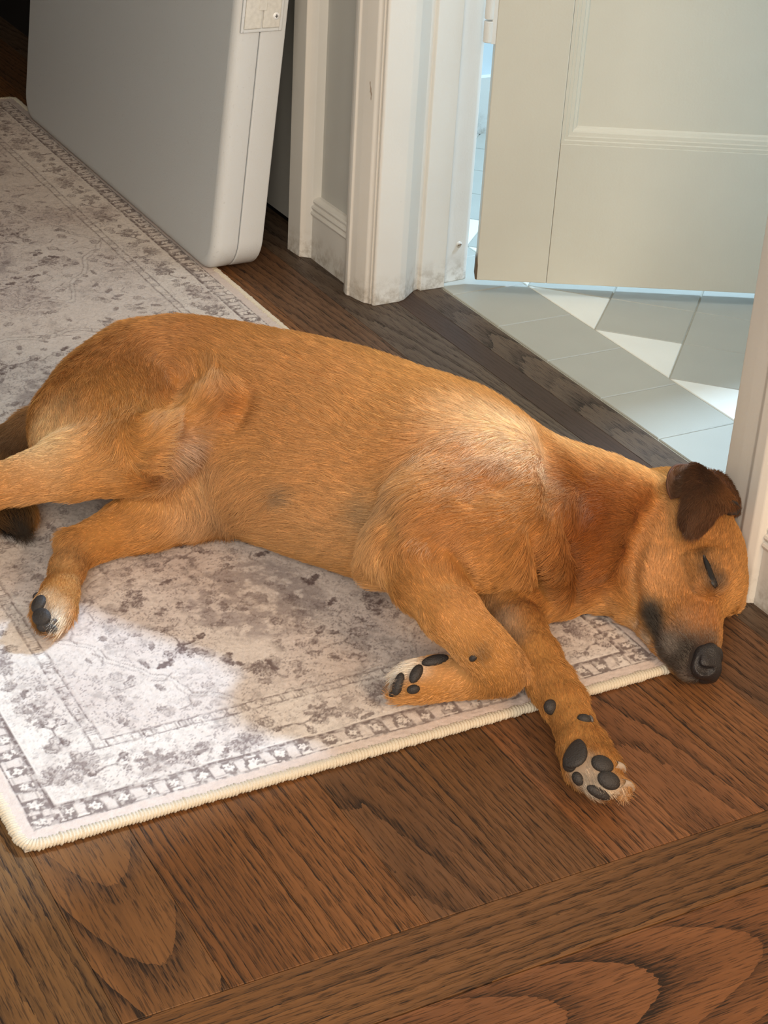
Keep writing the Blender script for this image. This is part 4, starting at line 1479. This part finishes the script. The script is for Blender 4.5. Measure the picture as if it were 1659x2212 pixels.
def surface_samples(V_, F_, n, seed, weight=None):
    r = np.random.default_rng(seed)
    tri = np.concatenate([F_[:, [0, 1, 2]], F_[:, [0, 2, 3]]]) if F_.shape[1] == 4 else F_
    a, b_, c = V_[tri[:, 0]], V_[tri[:, 1]], V_[tri[:, 2]]
    nr = np.cross(b_ - a, c - a)
    ar = np.linalg.norm(nr, axis=1) + 1e-12
    w = ar if weight is None else ar * weight((a + b_ + c) / 3, nr / ar[:, None])
    k = r.choice(len(tri), n, p=w / w.sum())
    u_, v_ = r.random(n), r.random(n)
    fl = u_ + v_ > 1
    u_[fl], v_[fl] = 1 - u_[fl], 1 - v_[fl]
    P = a[k] + (b_ - a)[k] * u_[:, None] + (c - a)[k] * v_[:, None]
    return P, k, tri, nr / ar[:, None]


def vnormals(V_, F_):
    nrm_ = np.zeros_like(V_)
    fn = np.cross(V_[F_[:, 2]] - V_[F_[:, 0]], V_[F_[:, 3]] - V_[F_[:, 1]])
    for i in range(4):
        np.add.at(nrm_, F_[:, i], fn)
    return nrm_ / (np.linalg.norm(nrm_, axis=1)[:, None] + 1e-12)


dog = empty('dog', (0.82, 1.38, 0))
tag(dog, 'tan short-haired dog asleep on its side across the rug, head against the door casing', 'dog')
body = np_mesh('body', DV, DF, M_skin, dog)
body.matrix_parent_inverse = Matrix.Translation((-0.82, -1.38, 0))
VN = vnormals(DV, DF)
if VN[np.argmax(DV[:, 2])][2] < 0:      # make sure faces look outwards
    body.data.flip_normals(); VN = -VN; DF = DF[:, ::-1]
bvh = BVHTree.FromPolygons([tuple(v) for v in DV], [tuple(int(i) for i in f) for f in DF])


def surf(px, py, fallback_z=0.03):
    """point and normal of the dog's surface seen at a pixel of the photograph"""
    o, d = ray(px, py)
    h = bvh.ray_cast(o, d, 5)
    if h[0] is None:
        p = Vector(W(px, py, fallback_z)); h = bvh.find_nearest(p)
        return np.array(h[0]), np.array(h[1])
    n = np.array(h[1])
    if n @ np.array(d) > 0:
        n = -n
    return np.array(h[0]), n


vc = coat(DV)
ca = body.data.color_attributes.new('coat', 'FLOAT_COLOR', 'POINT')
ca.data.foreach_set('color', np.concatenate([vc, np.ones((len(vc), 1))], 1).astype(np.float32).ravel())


def pix(P):
    v = (P - np.array([0, 0, CAMH])) @ CM
    return CX + FPX * v[:, 0] / -v[:, 2], CY - FPX * v[:, 1] / -v[:, 2]


# ---- hard and bare details: pads, claws, nose, eyelid rim
def frame(n, hint):
    n = n / np.linalg.norm(n)
    t = np.array(hint, float) - (np.array(hint) @ n) * n
    t /= np.linalg.norm(t) + 1e-9
    return t, np.cross(n, t), n


M_pad = flat('paw_pad', (0.028, 0.024, 0.022), 0.62, 0, 0.8, 700)
M_claw = flat('claw', (0.10, 0.085, 0.075), 0.28)
M_clawl = flat('claw_light', (0.42, 0.34, 0.27), 0.3)
M_nose = flat('nose_leather', (0.022, 0.020, 0.021), 0.42, 0, 0.9, 900)
M_rim = flat('eyelid', (0.008, 0.007, 0.007), 0.55)
bare = []          # spots without hair: (point, radius)


def pad(px, py, ex, ey, r1, r2, h, name='paw_pad', mat=None, tri=False, lab=None, sink=0.45):
    """rounded pad on the surface; (ex, ey) = second pixel giving its long direction"""
    p, n = surf(px, py)
    q, _ = surf(ex, ey)
    t, s_, n = frame(n, q - p + 1e-6)
    bm = bmesh.new()
    bmesh.ops.create_uvsphere(bm, u_segments=20, v_segments=12, radius=1)
    for v in bm.verts:
        x, y, z = v.co
        k = (1 - 0.32 * x) if tri else 1
        co = p + t * (x * r1) + s_ * (y * r2 * k) + n * (z * h + h * (0.5 - sink))
        v.co = co
    me_ = bpy.data.meshes.new(name); bm.to_mesh(me_); bm.free()
    o = fin(name, me_, mat or M_pad, dog, True)
    o.matrix_parent_inverse = Matrix.Translation((-0.82, -1.38, 0))
    if lab:
        o['label'] = lab
    bare.append((p, max(r1, r2) * 0.80, t, s_, r1 * 0.92, r2 * 0.92))
    return o


def claw(a, b_, r0, mat, name='claw', z0=None, z1=None):
    """tapered curved claw between two pixels; heights from the surface unless given"""
    pa = W(*a, z0) if z0 is not None else surf(*a)[0]
    pb = W(*b_, z1) if z1 is not None else surf(*b_)[0]
    V_, F_ = [], []
    ax = pb - pa; L = np.linalg.norm(ax); ax /= L
    s_ = np.cross(ax, [0, 0, 1]); s_ /= np.linalg.norm(s_); up = np.cross(s_, ax)
    K, R = 7, 12
    for i in range(K):
        t = i / (K - 1)
        c = pa + ax * L * t + up * (0.25 * L * math.sin(math.pi * t * 0.8))
        rr_ = r0 * (1 - t) ** 0.6 + 0.0003
        for j in range(R):
            an_ = 2 * math.pi * j / R
            V_.append(c + s_ * math.cos(an_) * rr_ * 0.8 + up * math.sin(an_) * rr_)
    for i in range(K - 1):
        for j in range(R):
            j2 = (j + 1) % R
            F_.append((i * R + j, i * R + j2, (i + 1) * R + j2, (i + 1) * R + j))
    F_.append(tuple(range((K - 1) * R, K * R)))
    o = mesh_obj(name, V_, F_, mat, dog, True)
    o.matrix_parent_inverse = Matrix.Translation((-0.82, -1.38, 0))
    return o


#PAWS
# lower forepaw
pad(1244, 1628, 1253, 1596, .0155, .0108, .0050, tri=True, lab='large black heel pad')
pad(1232, 1650, 1215, 1655, .0075, .0070, .0050)
pad(1301, 1651, 1318, 1660, .0098, .0078, .0048)
pad(1315, 1686, 1334, 1696, .0100, .0075, .0048)
pad(1249, 1682, 1256, 1694, .0062, .0050, .0045)
pad(1293, 1712, 1310, 1719, .0110, .0048, .0045)
pad(1191, 1528, 1190, 1516, .0070, .0058, .0070, 'wrist_pad', tri=False)
pad(1262, 1553, 1275, 1558, .0062, .0046, .0040, 'dewclaw_pad')
claw((1272, 1552), (1281, 1562), .0034, M_claw, 'dewclaw')
claw((1326, 1652), (1346, 1674), .0042, M_clawl, z0=.036, z1=.024)
claw((1342, 1692), (1364, 1716), .0042, M_clawl, z0=.032, z1=.018)
claw((1325, 1708), (1348, 1724), .0034, M_clawl, z0=.020, z1=.010)
# upper forepaw
pad(940, 1427, 960, 1423, .0125, .0060, .0045, lab='large black heel pad')
pad(899, 1456, 906, 1444, .0095, .0052, .0045)
pad(861, 1478, 868, 1462, .0105, .0050, .0045)
pad(893, 1489, 884, 1491, .0060, .0042, .0040)
pad(848, 1500, 846, 1508, .0044, .0030, .0035)
pad(1022, 1421, 1028, 1416, .0040, .0030, .0030, 'wrist_pad')
claw((890, 1488), (874, 1492), .0030, M_claw, z0=.026, z1=.020)
claw((868, 1512), (846, 1520), .0036, M_claw, z0=.014, z1=.010)
claw((852, 1500), (838, 1512), .0030, M_claw, z0=.020, z1=.012)
# hind paw
pad(84, 1305, 90, 1292, .0095, .0075, .0050)
pad(90, 1333, 104, 1338, .0105, .0085, .0055, lab='large black heel pad')
pad(102, 1356, 120, 1358, .0100, .0055, .0050)
pad(78, 1288, 82, 1280, .0050, .0035, .0035)
claw((101, 1308), (116, 1308), .0036, M_claw, z0=.036, z1=.032)
claw((112, 1345), (124, 1346), .0030, M_claw, z0=.030, z1=.026)
claw((116, 1356), (128, 1356), .0028, M_claw, z0=.020, z1=.014)

# nose: smooth leather with a comma nostril
np_ = W(1527, 1428, .030)
ns = SDF(np_ - 0.035, np_ + 0.035, 0.0009)
ns.chain([(W(1515, 1413, .037), .0065, .0080), (W(1530, 1416, .034), .0085, .0115), (W(1544, 1420, .028), .0075, .0125)], .006)
ns.chain([(W(1516, 1440, .029), .0100, .0125), (W(1540, 1446, .024), .0080, .0125)], .006)
ns.chain([(W(1505, 1444, .020), .0060, .0080), (W(1520, 1454, .015), .0070, .0090), (W(1540, 1456, .014), .0060, .0090)], .005)


nos = [((1511, 1414), .0010), ((1508, 1424), .0013), ((1506, 1434), .0018), ((1510, 1443), .0026), ((1520, 1449), .0036), ((1531, 1450), .0036), ((1538, 1447), .0022)]
nh = [(sdf_hit(ns, *q), r_, r_) for q, r_ in nos]
ns.chain(nh, .0022, sub=True)
ns.D = np.maximum(ns.D, (0.0008 - (ns.lo[2] + ns.res * np.arange(ns.n[2])))[None, None, :].astype(np.float32))
NVt, NFt = ns.mesh()
nose = np_mesh('nose', NVt, NFt, M_nose, dog)
nose.matrix_parent_inverse = Matrix.Translation((-0.82, -1.38, 0))
nose['label'] = 'dark nose with an open nostril'
if vnormals(NVt, NFt)[np.argmax(NVt[:, 2])][2] < 0:
    nose.data.flip_normals()
nosec = np_

# closed eye: dark rim laid along the lid
epts = [surf(*q)[0] for q in ((1520, 1201), (1524, 1212), (1529, 1224), (1533, 1236), (1537, 1248), (1542, 1260), (1547, 1270))]
en = surf(1533, 1236)[1]
V_, F_ = [], []
for i, p in enumerate(epts):
    tg = epts[min(i + 1, len(epts) - 1)] - epts[max(i - 1, 0)]
    tg /= np.linalg.norm(tg)
    sd = np.cross(tg, en)
    wdt = (0.0010, 0.0022, 0.0028, 0.0028, 0.0030, 0.0036, 0.0022)[i]
    for j in range(10):
        a = 2 * math.pi * j / 10
        V_.append(p + sd * math.cos(a) * wdt + en * (math.sin(a) * 0.0012 + 0.0008))
for i in range(len(epts) - 1):
    for j in range(10):
        j2 = (j + 1) % 10
        F_.append((i * 10 + j, i * 10 + j2, (i + 1) * 10 + j2, (i + 1) * 10 + j))
F_ += [tuple(range(10)), tuple(range(60, 70))]
eye = mesh_obj('closed_eye', V_, F_, M_rim, dog, True)
eye.matrix_parent_inverse = Matrix.Translation((-0.82, -1.38, 0))
eye['label'] = 'black rim of the closed eyelid'

# ---- ears
M_ear, nt, b = new_mat('ear_skin')
b.inputs['Base Color'].default_value = (0.10, 0.042, 0.020, 1)
b.inputs['Roughness'].default_value = 0.8


def loft(name, rows, mat, thick, nu=22, nv=18):
    """smooth sheet through rows of world points, with thickness"""
    R = np.array(rows)                                   # rows x cols x 3

    def interp(A, n):
        m = len(A); t = np.linspace(0, m - 1, n)
        out = []
        for x in t:
            i = int(min(x, m - 2)); f = x - i
            p0, p1, p2, p3 = A[max(i - 1, 0)], A[i], A[i + 1], A[min(i + 2, m - 1)]
            out.append(0.5 * ((2 * p1) + (-p0 + p2) * f + (2 * p0 - 5 * p1 + 4 * p2 - p3) * f * f + (-p0 + 3 * p1 - 3 * p2 + p3) * f ** 3))
        return np.array(out)
    A = interp(R, nu)
    G_ = np.array([interp(A[i], nv) for i in range(nu)])
    V_ = G_.reshape(-1, 3)
    I = np.arange(nu * nv).reshape(nu, nv)
    F_ = np.stack([I[:-1, :-1], I[:-1, 1:], I[1:, 1:], I[1:, :-1]], -1).reshape(-1, 4)
    nn = vnormals(V_, F_)
    if nn[:, 2].mean() < 0:
        F_ = F_[:, ::-1]; nn = -nn
    bot = V_ - nn * thick
    n0 = len(V_)
    FF = np.concatenate([F_, F_[:, ::-1] + n0])
    rim = []
    per = list(I[0, :]) + list(I[1:, -1]) + list(I[-1, -2::-1]) + list(I[-2:0:-1, 0])
    for i in range(len(per)):
        a, c = per[i], per[(i + 1) % len(per)]
        rim.append((a, a + n0, c + n0, c))
    FF = np.concatenate([FF, np.array(rim)])
    o = np_mesh(name, np.concatenate([V_, bot]), FF, mat, dog)
    o.matrix_parent_inverse = Matrix.Translation((-0.82, -1.38, 0))
    return o, V_, F_, nn


ez = 0.010


def EW(*a):
    return W(*a)


flap_rows = [
    [EW(1486, 1003, .128), EW(1503, 998, .132), EW(1526, 1012, .132), EW(1550, 1036, .126), EW(1573, 1060, .112)],
    [EW(1487, 1012, .134), EW(1508, 1020, .142), EW(1532, 1040, .142), EW(1560, 1062, .132), EW(1588, 1082, .112)],
    [EW(1482, 1034, .136), EW(1508, 1048, .144), EW(1534, 1062, .142), EW(1562, 1076, .130), EW(1594, 1094, .108)],
    [EW(1476, 1066, .134), EW(1504, 1080, .140), EW(1530, 1088, .138), EW(1554, 1092, .130), EW(1576, 1098, .116)],
    [EW(1469, 1096, .126), EW(1494, 1108, .132), EW(1518, 1112, .130), EW(1538, 1110, .124), EW(1556, 1110, .114)],
    [EW(1465, 1122, .118), EW(1485, 1134, .122), EW(1504, 1138, .120), EW(1524, 1134, .114), EW(1541, 1128, .108)],
    [EW(1472, 1144, .110), EW(1483, 1154, .111), EW(1496, 1158, .110), EW(1511, 1154, .107), EW(1524, 1144, .104)],
]
ear, EV, EF, EN = loft('ear', flap_rows, M_ear, 0.0022)
ear['label'] = 'dark brown folded ear flap'
shell_rows = [
    [EW(1488, 1001, .134), EW(1468, 1004, .143), EW(1452, 1014, .142), EW(1443, 1033, .138)],
    [EW(1490, 1012, .134), EW(1474, 1018, .131), EW(1458, 1028, .130), EW(1443, 1047, .136)],
    [EW(1488, 1034, .134), EW(1474, 1042, .129), EW(1460, 1050, .129), EW(1446, 1063, .133)],
    [EW(1482, 1062, .132), EW(1472, 1068, .130), EW(1460, 1072, .129), EW(1452, 1076, .130)],
]
shell, SV, SF, SN = loft('ear_hollow', shell_rows, M_ear, 0.0022, 14, 14)
tip_rows = [
    [EW(1560, 1086, .118), EW(1576, 1080, .124), EW(1592, 1084, .118), EW(1598, 1096, .106)],
    [EW(1562, 1096, .112), EW(1576, 1094, .114), EW(1588, 1094, .110), EW(1596, 1102, .102)],
    [EW(1564, 1106, .104), EW(1574, 1110, .102), EW(1584, 1110, .100), EW(1590, 1110, .098)],
]
tipo, TV, TF, TN = loft('ear_edge', tip_rows, flat('ear_dark', (0.018, 0.014, 0.013), 0.7), 0.002, 10, 12)
base_chain = SDF(W(1520, 1090, .1) - 0.07, W(1520, 1090, .1) + 0.07, 0.002)
base_chain.chain([(W(1480, 1060, .090), .020, .016), (W(1530, 1065, .098), .026, .018), (W(1566, 1088, .092), .016, .014)], .01)
BV_, BF_ = base_chain.mesh()
eb = np_mesh('ear_base', BV_, BF_, M_ear, dog)
eb.matrix_parent_inverse = Matrix.Translation((-0.82, -1.38, 0))

# ---- fur over the body
NH = 330000


def wfun(c, n):
    vd = c - np.array([0, 0, CAMH]); vd /= np.linalg.norm(vd, axis=1)[:, None]
    w = np.where((n * vd).sum(1) > 0.25, 0.35, 1.0) * np.where((n[:, 2] < -0.75) & (c[:, 2] < 0.014), 0.03, 1.0)
    px_, py_ = pix(c)
    fine = (np.abs(px_ - 1480) < 160) & (np.abs(py_ - 1250) < 240)
    return w * np.where(fine, 2.2, 1.0)


HP, hk, htri, hfn = surface_samples(DV, DF, NH, 21, wfun)
hN = VN[htri[hk]].mean(1)
hN /= np.linalg.norm(hN, axis=1)[:, None]
keep = np.ones(len(HP), bool)
for (p, r_, t_, s_, a1, a2) in bare:
    dlt = HP - p
    e = (dlt @ t_ / a1) ** 2 + (dlt @ s_ / a2) ** 2
    keep &= ~((e < 1) & (np.linalg.norm(dlt, axis=1) < 2 * r_))
keep &= np.linalg.norm(HP - np.array(nosec), axis=1) > 0.0165
for p in epts[1:]:
    keep &= np.linalg.norm(HP - p, axis=1) > 0.0017
HP, hN = HP[keep], hN[keep]
hx, hy = pix(HP)


def near(cx_, cy_, r):
    return np.exp(-(((hx - cx_) / r) ** 2 + ((hy - cy_) / r) ** 2))


Ln = np.full(len(HP), 0.0135)
Ln += 0.010 * near(500, 1110, 90) + 0.008 * near(620, 1130, 90) + 0.006 * near(400, 990, 60)
Ln += 0.006 * near(1180, 1200, 80) + 0.004 * near(880, 1080, 70)
head_m = 1 / (1 + np.exp(-(hx - 1375) / 16.0)) * (hy > 1000)
Ln = Ln * (1 - head_m) + 0.0068 * head_m
muz = near(1500, 1390, 70)
Ln = Ln * (1 - muz) + 0.0038 * muz
for (a, b_, r) in ((1000, 1300, 110), (1060, 1440, 60), (950, 1460, 80), (1130, 1400, 80), (1220, 1540, 70), (1280, 1670, 60), (130, 1250, 80), (230, 1150, 60), (60, 1020, 80)):
    w = np.clip(near(a, b_, r) * 1.3, 0, 1)
    Ln = Ln * (1 - w) + 0.0056 * w
Ln += 0.006 * near(880, 1440, 22) + 0.005 * near(1275, 1690, 25) + 0.005 * near(130, 1345, 25) + 0.012 * near(20, 1120, 60)
fl_ = flow(HP)
# belly hair sweeps down towards the rug, shoulder hair back and down
bel = near(520, 1090, 110)
fl_ += bel[:, None] * np.array([-0.45, -0.60, -0.9])
gro = near(400, 1000, 60)
fl_ += gro[:, None] * np.array([0.2, -0.9, -0.6])
nk = near(1230, 1150, 120)
fl_ += nk[:, None] * np.array([-0.3, -0.5, -0.3])
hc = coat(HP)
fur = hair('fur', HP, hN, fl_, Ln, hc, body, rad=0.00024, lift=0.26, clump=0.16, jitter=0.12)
fur.matrix_parent_inverse = Matrix.Identity(4)

# ear fur
for (V_, F_, N_, n_, colr, nm, fd, ln) in (
        (EV, EF, EN, 16000, (0.115, 0.045, 0.018), 'ear_fur', W(1495, 1150, .1) - W(1535, 1020, .13), 0.0085),
        (SV, SF, SN, 2500, (0.14, 0.065, 0.032), 'ear_fur', W(1450, 1060, .1) - W(1485, 1005, .12), 0.006)):
    P_, k_, t_, f_ = surface_samples(V_, F_, n_, 33)
    n0 = N_[t_[k_]].mean(1); n0 /= np.linalg.norm(n0, axis=1)[:, None]
    c_ = np.ones((n_, 1)) * np.array(colr)
    if nm == 'ear_fur' and n_ > 5000:
        ex_, ey_ = pix(P_)
        k2 = np.exp(-(((ex_ - 1575) / 28) ** 2 + ((ey_ - 1062) / 25) ** 2))
        c_ = c_ + (np.array((0.30, 0.125, 0.04)) - c_) * k2[:, None]
        k3 = np.exp(-(((ex_ - 1530) / 30) ** 2 + ((ey_ - 1085) / 25) ** 2)) * 0.5
        c_ = c_ + (np.array((0.19, 0.08, 0.03)) - c_) * k3[:, None]
    o = hair(nm, P_, n0, np.ones((n_, 1)) * fd, np.full(n_, ln), c_, ear if n_ > 5000 else shell, rad=0.0002, lift=0.35, seed=40 + n_ % 7, jitter=0.2)
    o.matrix_parent_inverse = Matrix.Identity(4)
bvn = vnormals(BV_, BF_)
if bvn[np.argmax(BV_[:, 2])][2] < 0:
    eb.data.flip_normals(); bvn = -bvn
P_, k_, t_, f_ = surface_samples(BV_, BF_, 9000, 35, lambda c, n: np.where(c[:, 2] > 0.07, 1.0, 0.05))
n0 = bvn[t_[k_]].mean(1); n0 /= np.linalg.norm(n0, axis=1)[:, None]
o = hair('ear_fur', P_, n0, np.ones((9000, 1)) * (W(1495, 1150, .1) - W(1535, 1020, .13)), np.full(9000, 0.008), np.ones((9000, 1)) * np.array((0.20, 0.08, 0.028)), eb, seed=51, jitter=0.25)

# nothing sinks below the rug or the boards
for ob in list(dog.children):
    if ob.type != 'MESH' or ob is body:
        continue
    nv = len(ob.data.vertices)
    co = np.zeros(nv * 3, np.float32); ob.data.vertices.foreach_get('co', co); co = co.reshape(-1, 3)
    onr = (co[:, 0] < RX1 + 0.004) & (co[:, 1] > RY0 - 0.004)
    co[:, 2] = np.maximum(co[:, 2], np.where(onr, RT + 0.0022, 0.0006))
    ob.data.vertices.foreach_set('co', co.ravel()); ob.data.update()

# whiskers
M_whisk = flat('whisker', (0.05, 0.03, 0.02), 0.4)
wr = random.Random(5)
wv, wf = [], []
for (a, b_, dx, dy) in ((1442, 1330, 45, 32), (1450, 1345, 30, 28), (1462, 1352, 22, 26), (1428, 1385, -38, 12), (1436, 1400, -40, 22), (1448, 1415, -34, 26), (1470, 1340, 10, 34), (1455, 1300, 26, 40), (1400, 1400, -34, 6), (1410, 1418, -30, 16)):
    p0, n0 = surf(a, b_)
    p1, n1 = surf(a + dx, b_ + dy) if dx > 0 else (W(a + dx, b_ + dy, 0.02), np.array([0, 0, 1.0]))
    pm = (p0 + p1) / 2 + n0 * 0.006
    pts_ = [p0, p0 * .5 + pm * .5 + n0 * .001, pm, p1 * .5 + pm * .5 + n1 * .001, p1 + n1 * 0.002]
    for i, p in enumerate(pts_):
        rr_ = 0.00022 * (1 - 0.8 * i / 4)
        for j in range(4):
            an_ = math.pi / 2 * j
            wv.append(p + np.array([math.cos(an_), 0, math.sin(an_)]) * rr_)
    k0 = len(wv) - 20
    for i in range(4):
        for j in range(4):
            wf.append((k0 + i * 4 + j, k0 + i * 4 + (j + 1) % 4, k0 + (i + 1) * 4 + (j + 1) % 4, k0 + (i + 1) * 4 + j))
wh = mesh_obj('whiskers', wv, wf, M_whisk, dog)
wh.matrix_parent_inverse = Matrix.Translation((-0.82, -1.38, 0))
wh['kind'] = 'stuff'
print('dog verts', len(DV), 'hairs', len(HP))
